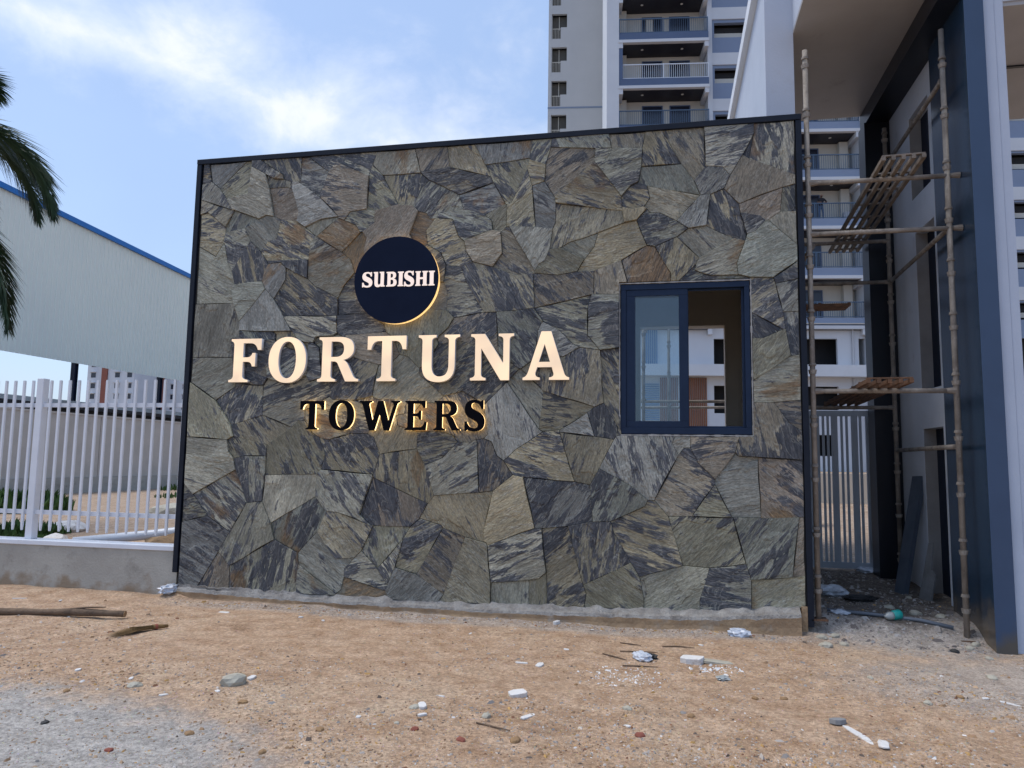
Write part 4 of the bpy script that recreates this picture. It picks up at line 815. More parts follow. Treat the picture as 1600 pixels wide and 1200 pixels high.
# ------------------------------------------------------------------ white fence on its low wall
def fence():
    t = thing('fence', 'white steel picket fence on a low grey concrete wall', 'fence', (-9.3, .15, 0))
    MB().box(-13.2, -6.512, .05, .25, -.15, .462).build('base_wall', CONC, t)
    bevel(MB().box(-13.2, -6.512, .035, .265, .4625, .515).build('coping', WHITEP, t), .006)
    for z in (.80, 2.045): MB().box(-13.2, -6.512, .13, .165, z, z + .048).build('rail', WHITEP, t)
    pk = MB(); a, h0, h1 = .014, .615, 2.36
    i0 = len(pk.v); pk.v += [(x, y, z) for z, s in ((h0, .4), (h0 + .06, 1), (h1 - .012, 1), (h1, .75)) for x, y in ((-a * s, -.011), (a * s, -.011), (a * s, .011), (-a * s, .011))]
    for j in range(3):
        for k in range(4): k2 = (k + 1) % 4; pk.f.append((j * 4 + k, j * 4 + k2, j * 4 + 4 + k2, j * 4 + 4 + k)); pk.m.append(0)
    pk.f += [(3, 2, 1, 0), (12, 13, 14, 15)]; pk.m += [0, 0]
    me = pk.mesh('picket', WHITEP)
    for px in (-8.52, -10.95):
        bevel(MB().box(px - .046, px + .046, .105, .195, .5155, 2.385).build('post', WHITEP, t), .006)
    x = -6.60; xs = []
    while x > -13.1:
        if min(abs(x + 8.52), abs(x + 10.95)) > .08: xs.append(x)
        x -= .1265
    for x in xs: put('picket', me, t).location = (x, .118, 0)
fence()

# ------------------------------------------------------------------ yard behind the fence
def compound():
    X0 = -20.8; t = thing('boundary_wall', 'grey precast concrete boundary wall behind the white fence', 'wall', (X0, 22, .2))
    y = 2.0; n = 0
    pm = MB().box(X0 - .12, X0, 0, 3.28, 0, 2.1).mesh('panel', COMPW)
    while y < 46:
        o = put('panel', pm, t); o.location = (0, y + .01, .72)
        y += 3.31; n += 1
    MB().box(X0 - .16, X0 + .09, 2, y, -.1, .715).build('foundation_band', CONC, t)
    MB().box(X0 - .15, X0 + .03, 2, y, 2.822, 2.88).build('coping', COMPW, t)
compound()
def warehouse():
    X0 = -31.3; Y0, Y1 = 12.0, 62.0; ZB, ZT = 6.2, 13.45
    t = thing('warehouse', 'pale corrugated warehouse with blue roof edge beyond the boundary wall', 'warehouse', (X0, 35, 0))
    m = MB(); y = Y0; prof = ((0, 0), (.22, 0), (.235, .045), (.285, .045), (.30, 0))
    ys = []
    while y < Y1:
        for a, d in prof[:-1]: ys.append((y + a, d))
        y += .30
    def zt(y): return 13.72 - .058 * (y - 20)
    for (a, d), (b, e) in zip(ys, ys[1:]): m.quad(((X0 + d, a, ZB), (X0 + e, b, ZB), (X0 + e, b, zt(b)), (X0 + d, a, zt(a))))
    m.build('cladding', CLAD, t, fix=False)
    MB().prism([(Y0, zt(Y0) - .06), (Y1, zt(Y1) - .06), (Y1, zt(Y1) + .2), (Y0, zt(Y0) + .2)], X0 + .06, X0 + .18, 'x').build('roof_edge', BLUER, t)
    MB().quad(((X0 + .1, Y0, zt(Y0) + .19), (X0 + .1, Y1, zt(Y1) + .19), (X0 - 16, Y1, zt(Y1) + 1.2), (X0 - 16, Y0, zt(Y0) + 1.2))).build('roof', CLAD, t, fix=False)
    for yy in (12.2, 18.8, 25.4, 32.0, 38.6, 45.2, 51.8, 58.4):
        c = MB(); c.box(X0 - .28, X0 - .05, yy - .13, yy - .10, 0, 11.2).box(X0 - .28, X0 - .05, yy + .10, yy + .13, 0, 11.2).box(X0 - .18, X0 - .14, yy - .0998, yy + .0998, 0, 11.2)
        c.build('column', NAVY, t)
warehouse()
def dark_shed():
    t = thing('storage_shed', 'long low dark-roofed shed showing above the boundary wall', 'shed', (-26, 30, 0))
    MB().prism([(-27.8, 3.55), (-26.0, 3.75), (-24.6, 3.45), (-24.6, 3.3), (-27.8, 3.3)], 10, 62, 'y').build('roof', BLACKP, t)
    MB().box(-27.6, -27.5, 10.2, 61.8, 0, 3.299).box(-24.9, -24.8, 10.2, 61.8, 0, 3.299).build('wall', TVOID, t)
    for i in range(8): MB().box(-24.799, -24.70, 12 + i * 6, 14.2 + i * 6, 1.0, 2.9).build('shutter', TGREY, t)
dark_shed()
def far_flats(px0, px1, pyt, Y, label, strips):
    a = wp(px0, pyt, Y); b = wp(px1, pyt, Y); W = b.x - a.x; H = a.z
    t = thing('apartment_block', label, 'building', ((a.x + b.x) / 2, Y, 0), 'flats beyond the boundary wall')
    MB().box(a.x, b.x, Y, Y + 14, 0, H).build('wall', TWHITE, t)
    MB().box(a.x - .3, b.x + .3, Y - .3, Y + 14.3, H + .002, H + .7).build('parapet', TWHITE, t)
    fl = 3.0; z = H - 2.2; wm = MB().box(0, 1.5, -.02, .3, 0, 1.35).mesh('window', TDOOR); sm_ = MB().box(-.2, 1.7, -.7, -.03, 1.5, 1.62).mesh('sunshade', TWHITE)
    while z > 1.5:
        x = a.x + 1.2
        while x < b.x - 2.0:
            if all(abs(x + .7 - (a.x + s * W)) > 1.9 for s in strips):
                o = put('window', wm, t); o.location = (x, Y - .02, z - 1.0); o2 = put('sunshade', sm_, t); o2.location = (x, Y, z - 1.0)
            x += 3.9
        z -= fl
    for s in strips: MB().box(a.x + s * W - .9, a.x + s * W + .9, Y - .35, Y - .001, 0, H - .4).build('brick_strip', mat('brown_strip', (.24, .085, .06), .8), t)
far_flats(139, 212, 556, 170, 'white apartment block with one broad brown strip beyond the boundary wall', (.38,))
far_flats(228, 330, 560, 182, 'white apartment block half hidden by the gatehouse, brown strip at its left', (.28,))
def pipe_and_rubble():
    a = gp(140, 846, .44); b = wp(300, 806, 2.6)
    pts = [(-8.05, .34, .50), (-7.4, .95, .54), (-6.6, 1.75, .66), (-5.6, 2.7, .80)]
    pts = [(-8.10, .33, .475), (-7.30, .62, .56), (-6.55, .90, .66), (-6.30, 1.0, .69)]
    t = tag(MB().tube(pts, .055, 14).build('drain_pipe', PVC, smooth=True), 'grey white plastic pipe lying on earth behind the picket fence', 'pipe')
    tag(blob_mesh('earth_mound', .28, FOOT, (-6.95, .86, .44), (1.6, .8, .62), 3, 5), 'small mound of brown earth under the plastic pipe', 'earth mound')
    for i, (x, y, s) in enumerate(((-8.75, .75, .17), (-8.95, .62, .11), (-9.9, 2.2, .25), (-8.1, 2.6, .22), (-7.7, 3.4, .3), (-9.2, 4.6, .3), (-6.9, 1.5, .12), (-10.6, 5.5, .35))):
        tag(blob_mesh('rubble_lump', s, PALE if i % 2 else FOAM, (x, y, gh(x, y) + s * .18), (1.3, .9, .5), 1.6, 20 + i), 'pale lump of broken plaster on the yard behind the fence', 'rubble', 'plaster lumps in the yard')
def blob_mesh(name, r, m, loc, sc3, rough=1.0, seed=0, parent=None, sub=2, rz=None):
    bm = bmesh.new(); bmesh.ops.create_icosphere(bm, subdivisions=sub, radius=1.0)
    q = random.Random(seed)
    for v in bm.verts:
        n = v.co.normalized(); k = 1 + .30 * rough / 1.6 * noise.noise(n * 1.7 + Vector((seed * 3.1, 1, 2))) + .12 * rough / 1.6 * noise.noise(n * 5 + Vector((seed, 7, 3)))
        v.co = Vector((n.x * sc3[0], n.y * sc3[1], n.z * sc3[2])) * (r * k)
    me = bpy.data.meshes.new(name); bm.to_mesh(me); bm.free(); me.materials.append(m)
    o = put(name, me, parent); o.location = loc; o.rotation_euler = (0, 0, q.uniform(0, 6) if rz is None else rz); return o
pipe_and_rubble()
def weeds():
    g = MB(); q = random.Random(3)
    for (cx, cy, rx, ry, n, h) in ((-10.3, 1.75, .75, .5, 700, .22), (-9.6, 1.0, .6, .3, 260, .10), (-14.9, 6.4, 1.1, .7, 700, .55), (-18.4, 8.6, 1.2, .9, 350, .5), (-16.0, 13.4, .8, .9, 160, .22), (-19.6, 18.5, .6, 1.5, 200, .3)):
        for i in range(n):
            a = q.uniform(0, 6.283); r = math.sqrt(q.random()); x = cx + rx * r * math.cos(a); y = cy + ry * r * math.sin(a); z = gh(x, y) - .01
            hh = h * q.uniform(.35, 1.1) * (1.1 - .5 * r); t = q.uniform(0, 6.283); w = hh * q.uniform(.05, .12) + .006; lx, ly = math.cos(t), math.sin(t); b = hh * q.uniform(.1, .6)
            g.quad(((x - ly * w, y + lx * w, z), (x + ly * w, y - lx * w, z), (x + lx * b * .4 + ly * w * 1.3, y + ly * b * .4 - lx * w * 1.3, z + hh * .6), (x + lx * b, y + ly * b, z + hh), (x + lx * b * .4 - ly * w * 1.3, y + ly * b * .4 + lx * w * 1.3, z + hh * .6)))
    tag(g.build('weeds', GRASSM, fix=False), 'green weeds growing on the yard behind the picket fence', 'weeds', kind='stuff')
weeds()

# ------------------------------------------------------------------ palm at the left
def palm():
    base = Vector((-13.15, 1.6, gh(-13.15, 1.6))); top = Vector((-13.05, 1.6, 6.65))
    t = thing('palm_tree', 'palm tree with drooping feathery fronds by the picket fence', 'palm', base)
    pts = [base.lerp(top, k / 12) + Vector((.06 * math.sin(k * .5), 0, 0)) for k in range(13)]
    MB().tube(pts, [.17 - .006 * k + (.05 if k == 0 else 0) for k in range(13)], 14).build('trunk', TRUNKM, t, smooth=True)
    q = random.Random(11)
    crown = Vector((-13.05, 1.6, 6.75))
    def frond(az, el, length, droop, seed, lift=0.0):
        q = random.Random(seed); m = MB(); P = []; d = Vector((math.cos(az) * math.cos(el), math.sin(az) * math.cos(el), math.sin(el)))
        p = crown + Vector((0, 0, lift)); n = 26; T = []
        for k in range(n + 1):
            P.append(p.copy()); T.append(d.copy()); d = (d + Vector((0, 0, -droop * (0.35 + k / n) / n * 2))).normalized(); p = p + d * (length / n)
        m.tube(P, [.022 * (1 - .85 * k / n) + .003 for k in range(n + 1)], 5)
        for k in range(int(n * 13)):
            u = .10 + .90 * k / (n * 13); f = u * n; i = min(int(f), n - 1); c = P[i].lerp(P[i + 1], f - i); tt = T[i]
            side = tt.cross(Vector((0, 0, 1))); side = side.normalized() if side.length > .05 else Vector((0, 1, 0)); upv = side.cross(tt).normalized()
            for s in (-1, 1):
                a = q.uniform(-1.2, 1.2); L_ = (.66 * math.sin(math.pi * min(.97, u * .86 + .12)) + .16) * q.uniform(.75, 1.12)
                dv = (side * s * math.cos(a) * .62 + upv * math.sin(a) * .5 + tt * q.uniform(.8, 1.25) + Vector((0, 0, -.22))).normalized()
                w = dv.cross(tt); w = w.normalized() * .0095 if w.length > .01 else side * .0095
                e1 = c + dv * L_ * .5; dv2 = (dv + Vector((0, 0, -.32))).normalized(); e2 = e1 + dv2 * L_ * .5
                m.quad((c - w * .4, c + w * .4, e1 + w, e1 - w)); m.quad((e1 - w, e1 + w, e2))
        m.build('frond', PALMG, t, fix=False)
    frond(R(-4), R(40), 2.25, 1.05, 1); frond(R(4), R(-10), 3.55, 1.30, 2, -1.0)
    for k in range(11): frond(R(50 + k * 25), R(q.uniform(-5, 60)), q.uniform(2.6, 3.1), q.uniform(1.2, 1.6), 30 + k)
palm()

# ------------------------------------------------------------------ entrance portal
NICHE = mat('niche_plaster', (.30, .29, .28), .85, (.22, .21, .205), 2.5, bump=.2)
def portal():
    t = thing('entrance_portal', 'tall grey and navy entrance portal with canopy beside the gatehouse', 'portal', (1.4, 1.2, 0))
    MB().box(-.24, .042, .5, 3.21, 4.422, 6.75).box(-.24, .042, 3.2102, 6.2, .1, 6.75).build('side_pier', PORTL, t)
    MB().box(-.31, .041, .45, 6.25, 6.752, 6.93).build('pier_coping', GREYW, t)
    MB().box(.043, 1.385, -.20, 2.6, 6.0, 6.04).build('soffit', SOFF, t)
    MB().box(.0425, 1.386, -.22, 2.62, 6.0405, 6.95).build('canopy', PORTL, t)
    MB().box(1.19, 1.3875, -.20, 2.60, 5.79, 5.998).box(1.3877, 1.50, .702, 2.60, 5.79, 5.998).build('edge_beam', BLACKP, t)
    MB().box(1.17, 1.50, 2.33, 2.62, .05, 5.788).build('back_post', BLACKP, t)
    # recessed side wall with three niches (wall plane X = 1.46)
    wx = 1.46; hol = [(.96, 1.56, .02, 1.915), (.96, 1.56, 2.33, 4.10), (1.0, 1.62, 4.50, 5.46)]
    ys = sorted({.70, 2.33, *[h[0] for h in hol], *[h[1] for h in hol]}); zs = sorted({-.05, 5.79, *[h[2] for h in hol], *[h[3] for h in hol]})
    m = MB()
    for y0, y1 in zip(ys, ys[1:]):
        for z0, z1 in zip(zs, zs[1:]):
            cy, cz = (y0 + y1) / 2, (z0 + z1) / 2
            if not any(h[0] < cy < h[1] and h[2] < cz < h[3] for h in hol): m.box(wx, wx + .125, y0, y1, z0, z1)
    m.build('niche_wall', GREYW, t)
    for h in hol: MB().box(wx + .1255, wx + .30, h[0] - .02, h[1] + .02, h[2] - .02, h[3] + .02).build('niche_panel', NAVY, t)
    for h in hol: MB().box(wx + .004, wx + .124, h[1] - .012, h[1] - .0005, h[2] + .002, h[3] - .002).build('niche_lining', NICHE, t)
    for z0, z1 in ((-.15, 7.0),):
        bevel(MB().box(1.388, 1.46, -.222, .699, z0, z1).build('reveal_panel', NAVYG, t), .003); bevel(MB().box(1.386, 1.546, -.232, -.2225, z0, z1).build('pillar_face', NAVYF, t), .003)
    MB().box(1.4605, 1.546, -.222, .699, -.15, 7.0).build('pillar_core', NAVYF, t)
    MB().box(1.5465, 1.640, -.205, .9, -.15, 7.0).build('pillar_panel', PORTL, t); MB().box(1.643, 1.716, -.200, .9, -.15, 7.0).build('pillar_panel', PORTL, t)
    MB().box(1.717, 6.4, -.19, 2.25, 5.66, 5.70).build('soffit', SOFF, t)
    MB().box(1.717, 6.4, .92, .96, 5.645, 5.659).build('soffit_joint', BLACKP, t)
    MB().box(1.717, 6.4, -.205, 2.27, 5.701, 6.95).build('canopy', PORTL, t)
    MB().box(6.0, 6.4, -.18, 2.2, -.15, 5.659).build('pillar_panel', PORTL, t)
portal()

# ------------------------------------------------------------------ wicket gate
def wicket():
    Y = 2.85; t = thing('wicket_gate', 'grey metal wicket gate of upright bars beside the black portal post', 'gate', (.9, Y, .2))
    x0, x1, z0, z1 = .49, 1.262, .225, 2.205
    m = MB(); m.box(x0, x1, Y, Y + .04, z1 - .07, z1).box(x0, x1, Y, Y + .04, z0, z0 + .075).box(x0, x0 + .055, Y, Y + .04, z0 + .0752, z1 - .0702).box(x1 - .065, x1, Y, Y + .04, z0 + .0752, z1 - .0702)
    m.build('frame', GATEG, t)
    for px, w in ((1279, .05), (1288.5, .028), (1296, .028), (1306, .075), (1317.5, .028), (1325.5, .028), (1337.5, .075), (1347, .03)):
        x = wp(px, 740, Y).x; MB().box(x - w / 2, x + w / 2, Y + .006, Y + .03, z0 + .0752, z1 - .0702).build('bar', GATEG, t)
    MB().box(1.285, 1.37, Y - .02, Y + .10, .1, 2.32).build('post', GATEG, t); MB().box(.36, .44, Y - .02, Y + .10, .1, 2.32).build('post', GATEG, t)
    for z in (.52, 1.98):
        h = MB(); h.box(1.262, 1.30, Y - .03, Y - .0205, z - .09, z + .09).cyl((1.275, Y - .03, z - .07), (1.275, Y - .03, z + .07), .014, 8); h.build('hinge', PVC, t)
wicket()

# ------------------------------------------------------------------ scaffolding
CUPS = {}
def standard(t, x, y, z0, z1, lean=(0, 0), name='post'):
    a = Vector((x, y, z0)); b = Vector((x + lean[0], y + lean[1], z1)); d = (b - a)
    o = MB().cyl(a, b, .0245, 12).build(name, SCAF, t, smooth=True)
    z = z0 + .25; u = d.normalized()
    if not CUPS:
        CUPS['cup'] = MB().cyl((0, 0, -.028), (0, 0, .010), .031, 12, .038).mesh('cup', SCAF); CUPS['locking_ring'] = MB().cyl((0, 0, .12), (0, 0, .145), .035, 12, .030).mesh('locking_ring', SCAF)
        CUPS['ledger_end'] = MB().cyl((0, 0, 0), (0, 0, .075), .030, 8, .024).mesh('ledger_end', SCAF)
    q = random.Random(int(x * 1000 + y * 77))
    while z < z1 - .1:
        p = a + d * ((z - z0) / (z1 - z0))
        put('cup', CUPS['cup'], o, p); put('locking_ring', CUPS['locking_ring'], o, p - u * q.uniform(0, .085))
        z += .5
    MB().box(x - .07, x + .07, y - .07, y + .07, z0 - .012, z0).build('base_plate', RUST, t)
    return o
def tube_part(t, nm, a, b, r=.0225, m=None):
    a = Vector(a); b = Vector(b); u = (b - a).normalized()
    o = MB().cyl(a, b, r, 12).build(nm, m or SCAF, t, smooth=True)
    for p, v in ((a, u), (b, -u)):
        e = put('ledger_end', CUPS['ledger_end'], o, p); e.rotation_euler = v.to_track_quat('Z', 'Y').to_euler()
    return o
def scaffold_front():
    t = thing('scaffold', 'rusty cuplock scaffold tower standing in the wicket passage', 'scaffold', (.7, 1.0, .1))
    FY, BY = .035, 2.1; z1, z2, z4 = 4.19, 3.69, 2.19
    A = (.053, FY); B = (1.262, FY); Cc = (1.335, BY); D = (.18, BY)
    standard(t, *A, .13, 5.54, (.012, 0)); standard(t, *B, .02, 5.62, (.02, 0)); standard(t, *Cc, .20, 5.60); standard(t, *D, .20, 4.9)
    for z in (z1, z2, z4):
        tube_part(t, 'ledger', (A[0] + .02, FY, z), (B[0] + (.12 if z != z4 else 0), FY, z)); tube_part(t, 'ledger', (D[0], BY, z), (Cc[0], BY, z))
    for z in (5.12, z2, z4 - .5):
        tube_part(t, 'transom', (B[0] + .01, FY + .02, z), (Cc[0], BY - .02, z))
    tube_part(t, 'transom', (A[0] + .11, FY + .4, z2 + .001), (D[0], BY - .02, z2))
scaffold_front()
def deck(label, pts4, z, m, ncross=5):
    """slatted steel deck: pts4 = front-left, front-right, back-right, back-left on the plane z"""
    c = sum(pts4, Vector((0, 0, 0))) / 4; f = (pts4[0] + pts4[1]) / 2; b = (pts4[2] + pts4[3]) / 2
    L_ = (b - f).length; W = ((pts4[1] - pts4[0]).length + (pts4[2] - pts4[3]).length) / 2; W = max(.28, min(.40, W))
    d = (b - f).normalized(); s = Vector((d.y, -d.x, 0)); t = thing('scaffold_deck', label, 'scaffold deck', (c.x, c.y, z))
    M_ = Matrix((( s.x, d.x, 0, c.x), (s.y, d.y, 0, c.y), (0, 0, 1, z), (0, 0, 0, 1)))
    for k in range(5):
        x = -W / 2 + W * k / 4; MB().box(x - .017, x + .017, -L_ / 2, L_ / 2, .0, .035, M_).build('slat', m, t)
    for k in range(ncross):
        y = -L_ / 2 + .02 + (L_ - .04) * k / (ncross - 1); MB().box(-W / 2 - .012, W / 2 + .012, y - .018, y + .018, .0355, .048, M_).build('cross_bar', m, t)
    return t
zd = 4.215
deck('slatted steel deck laid across the upper ledgers of the scaffold tower', [gp(1383, 249, zd), gp(1442, 247, zd), gp(1340, 394, zd), gp(1296, 396, zd)], zd, DECK, 8)
zd = 2.2155
deck('rusty slatted deck laid across the lower ledgers of the scaffold tower', [gp(1358, 598, zd), gp(1424, 598, zd), gp(1337, 634, zd), gp(1290, 634, zd)], zd, RUST, 8)
def scaffold_back():
    t = thing('scaffold', 'cuplock scaffold standing behind the gatehouse, seen through its window', 'scaffold', (-.5, 4.6, .2))
    g = .2
    for x, y, zt in ((-1.615, 4.0, 5.0), (.50, 4.0, 4.9), (-1.235, 5.2, 5.0), (.55, 5.2, 4.9)): standard(t, x, y, g, zt)
    for y in (4.0, 5.2):
        tube_part(t, 'ledger', (-1.9, y, 2.42), (.52, y, 2.42)); tube_part(t, 'ledger', (-1.62, y, 3.75), (.52, y, 3.75))
    for x in (-1.62, .52): tube_part(t, 'transom', (x, 4.0, 3.70), (x, 5.2, 3.70))
    a = Vector((-1.5, 4.05, 3.775)); 
    deck('rusty deck plank jutting out from the scaffold behind the gatehouse', [Vector((1.30, 3.85, 0)), Vector((1.30, 4.18, 0)), Vector((-1.5, 4.18, 0)), Vector((-1.5, 3.85, 0))], 3.775, RUST, 8)
scaffold_back()

# ------------------------------------------------------------------ passage clutter
def passage():
    f = Vector((1.16, 1.56, gh(1.16, 1.56) - .02)); p = Vector((1.437, 1.72, 1.40)); d = (p - f).normalized(); s = Vector((.35, -.93, 0)); s = (s - d * s.dot(d)).normalized(); n = d.cross(s)
    M_ = Matrix(((s.x, n.x, d.x, f.x), (s.y, n.y, d.y, f.y), (s.z, n.z, d.z, f.z), (0, 0, 0, 1))); L_ = (p - f).length
    o = MB().box(-.078, .078, -.012, -.006, 0, L_, M_).box(-.078, -.072, -.0058, .04, 0, L_, M_).box(.072, .078, -.0058, .04, 0, L_, M_).build('steel_channel', NAVY); o.data.materials[0] = mat('blue_grey_channel', (.075, .095, .125), .5, (.05, .065, .09), 5)
    tag(o, 'blue grey steel channel leaning on the niche wall', 'steel channel')
    m = MB().prism([(-.02, 0), (.15, -.05), (.17, .30), (.10, .34), (.08, .62), (.02, .60)], 0, .018, 'y'); o = m.build('board_offcut', mat('stained_board', (.22, .23, .24), .85, (.13, .13, .13), 5)); o.location = (1.28, 1.30, gh(1.35, 1.3) - .01); o.rotation_euler = (R(-4), R(8), R(-70))
    tag(o, 'torn grey board offcut standing against the niche wall', 'board')
    pts = [(.20, .42, .125), (.55, .36, .118), (.95, .20, .10), (1.18, .10, .07)]
    pts = [(x, y, gh(x, y) + .022) for x, y, z in pts]
    tag(MB().tube(pts, .017, 10).build('conduit', mat('grey_conduit', (.13, .15, .18), .5), smooth=True), 'thin dark grey conduit lying across the passage', 'conduit')
    # bottle
    b = Vector((.72, .235, gh(.72, .235) + .038)); t = thing('plastic_bottle', 'crushed cloudy bottle with a teal base lying by the conduit', 'bottle', b)
    ax = Vector((.90, .35, .12)).normalized()
    MB().tube([b - ax * .075, b - ax * .066, b - ax * .05, b - ax * .02, b + ax * .005], [.012, .013, .030, .036, .036], 14).build('body', CLEARP, t, smooth=True)
    MB().tube([b + ax * .004, b + ax * .012, b + ax * .075, b + ax * .092], [.036, .043, .045, .030], 14).build('base', TEAL, t, smooth=True)
    bx = gp(1291, 858, .3); bx = Vector((1.45, 9.0, gh(1.45, 9)))
    t = thing('waste_bin', 'small grey bin standing on the earth behind the wicket gate', 'bin', bx)
    MB().prism([(-.22, 0), (.22, 0), (.27, .75), (-.27, .75)], bx.y - .2, bx.y + .2, 'y').build('body', GATEG, t); t.children[0].location = (bx.x, 0, bx.z); MB().box(bx.x - .3, bx.x + .3, bx.y - .24, bx.y + .24, bx.z + .751, bx.z + .82).build('lid', TGREY, t)
    o = MB().box(-4, 14, 14.25, 14.5, .1, 1.30).build('low_wall', mat('cream_wall', (.52, .45, .36), .9, (.44, .38, .30), 1.2)); tag(o, 'low cream retaining wall beyond the wicket gate', 'wall')
passage()

# ------------------------------------------------------------------ apartment towers
TH = R(7.5); TA = Vector((math.cos(TH), math.sin(TH), 0)); TN = Vector((-math.sin(TH), math.cos(TH), 0))
def tower_root(name, label, D, a0):
    p = Vector((CAM.x, CAM.y, 0)) + TN * D + TA * a0; t = thing(name, label, 'apartment tower', p, rotz=TH); t['_local'] = 1; return t
def holes_wall(m, a0, a1, z0, z1, b0, b1, holes):
    xs = sorted({a0, a1, *[h[0] for h in holes], *[h[1] for h in holes]}); zs = sorted({z0, z1, *[h[2] for h in holes], *[h[3] for h in holes]})
    for x0, x1 in zip(xs, xs[1:]):
        for y0, y1 in zip(zs, zs[1:]):
            cx, cz = (x0 + x1) / 2, (y0 + y1) / 2
            if not any(h[0] < cx < h[1] and h[2] < cz < h[3] for h in holes): m.box(x0, x1, b0, b1, y0, y1)
def near_tower():
    t = tower_root('apartment_tower', 'blue grey and white apartment tower with stacked balconies behind the gatehouse', 46.7, 10.0)
    PITCH = 3.2; Z0 = 11.75; NF = 11                     # railing-top heights Z0 + k * PITCH
    TOP = Z0 + NF * PITCH
    def P(nm, m, mt): return m.build(nm, mt, t)
    P('core_wall', MB().box(-6.8, 9.35, 1.75, 14, 10.52, TOP), TCREAM)
    P('pilaster', MB().box(-7.6, -6.8, -.10, 6, .9, TOP), TWHITE)
    P('pilaster', MB().box(8.5, 9.35, -.30, 1.749, .9, TOP), TWHITE)
    P('pilaster', MB().box(-.93, -.62, .45, 1.749, 10.53, TOP), TWHITE); P('pilaster', MB().box(2.3, 2.6, .45, 1.749, 10.53, TOP), TWHITE)
    W = 5.85
    slab = MB().box(0, W, -.06, 1.748, 0, .50).mesh('slab_band', TBLUE); slabd = MB().box(0, W, -.06, 1.748, 0, .50).mesh('slab_band', TDARKB)
    edge = MB().box(-.03, W + .03, -.14, 1.747, 0, .20).mesh('slab_edge', TWHITE)
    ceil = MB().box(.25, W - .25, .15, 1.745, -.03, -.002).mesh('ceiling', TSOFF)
    lamp = MB().cyl((0, 0, -.045), (0, 0, -.031), .09, 12).mesh('ceiling_light', LAMPG)
    ret = MB().box(-.001, .26, -.10, 1.746, -.36, -.002).mesh('ceiling_drop', TWHITE)
    def railing(mt):
        m = MB(); m.box(0, W, -.03, .03, .99, 1.05).box(0, W, -.02, .02, .06, .10)
        x = .06
        while x < W: m.box(x - .011, x + .011, -.011, .011, .1002, .9898); x += .135
        for x in (.03, W * .5, W - .03): m.box(x - .025, x + .025, -.035, .035, 0, 1.06)
        return m.mesh('railing', mt)
    rl, rw = railing(TRAIL), railing(TRAILW)
    door = MB().box(0, 1.25, -.02, .06, 0, 2.1).mesh('door', TDOOR); fram = MB().box(-.07, 0, -.04, .06, 0, 2.17).box(1.25, 1.32, -.04, .06, 0, 2.17).box(0, 1.25, -.04, .06, 2.1, 2.17).mesh('frame', TDARKB)
    pier = MB().box(0, .55, -.5, 0, 0, 2.40).mesh('pier', TCREAM)
    acm = MB().box(0, .8, 0, .3, 0, .62).cyl((.32, -.012, .31), (.32, -.001, .31), .22, 14).mesh('cooling_unit', TGREY); curt = MB().box(0, .5, 0, .02, .05, 2.0).mesh('curtain', TCREAM)
    def cp(nm, me, x, y, z, par=t):
        o = put(nm, me, par, (x, y, z), off=False); return o
    for bay, x0 in enumerate((-6.8, 2.65)):
        for k in range(NF + 1):
            zr = Z0 + k * PITCH; zf = zr - 1.05; wh = bay == 0 and k == 5
            cp('slab_band', slabd if bay == 0 else slab, x0, 0, zf - .5); cp('slab_edge', edge, x0, 0, zf - .702)
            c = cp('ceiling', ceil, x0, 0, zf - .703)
            if k: 
                for dx in (1.6, 4.25): cp('ceiling_light', lamp, x0 + dx, .75, zf - .703)
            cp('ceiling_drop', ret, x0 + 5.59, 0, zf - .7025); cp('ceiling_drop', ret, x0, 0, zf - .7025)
            if k == NF: continue
            cp('railing', rw if wh else rl, x0, .05, zf + .002)
            for dx in (1.75, 3.60):
                if bay == 1: dx = dx - .55 if dx < 2 else dx - 1.1
                d = cp('door', door, x0 + dx, 1.72, zf); cp('frame', fram, 0, 0, 0, d)
            cp('pier', pier, x0 + 5.0, 1.749, zf) if bay == 1 else cp('pier', pier, x0 + .05, 1.749, zf)
            if (k * 7 + bay * 3) % 4 == 1: cp('cooling_unit', acm, x0 + 4.9, .55, zf)
            if (k * 5 + bay) % 3 == 0: cp('curtain', curt, x0 + (1.95 if bay == 0 else 1.3), 1.69, zf)
            if wh: P('side_fin', MB().box(-6.80, -6.55, -.065, 1.2, zf - .002, zf + PITCH - .70), TDARKB)
    # recessed bays of banded wall and openings
    for x0, x1, hx0, hx1, b, solid in ((-.61, 2.29, -.45, 1.75, .62, 1), (9.36, 30, None, None, .25, 0)):
        for k in range(NF):
            zr = Z0 + k * PITCH
            P('white_band', MB().box(x0, x1, b - .08, b + .4, zr + .12, zr + .95), TWHITE)
            m = MB(); hs = [(hx0, hx1, zr - 1.14, zr - .10)] if solid else [(h, h + 2.2, zr - 1.10, zr - .02) for h in (11.0, 14.4, 17.75, 21.0, 24.5)]
            holes_wall(m, x0, x1, zr + .95 - PITCH + .002, zr + .118, b, b + .3, hs); P('wall_band', m, TBLUE)
            for h in hs:
                o = P('window', MB().box(h[0], h[1], b + .7, b + .75, h[2], h[3]), TDOOR)
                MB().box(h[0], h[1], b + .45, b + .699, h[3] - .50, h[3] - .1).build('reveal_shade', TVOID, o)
                MB().box(h[0], h[1], b + .40, b + .44, h[2] + .20, h[2] + .52).build('sill', TCREAM, o)
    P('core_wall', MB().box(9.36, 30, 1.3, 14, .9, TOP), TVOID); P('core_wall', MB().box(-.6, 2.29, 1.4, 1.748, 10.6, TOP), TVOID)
    P('parapet', MB().box(-7.6, 30, -.2, 14.2, TOP + .002, TOP + 1.2), TWHITE)
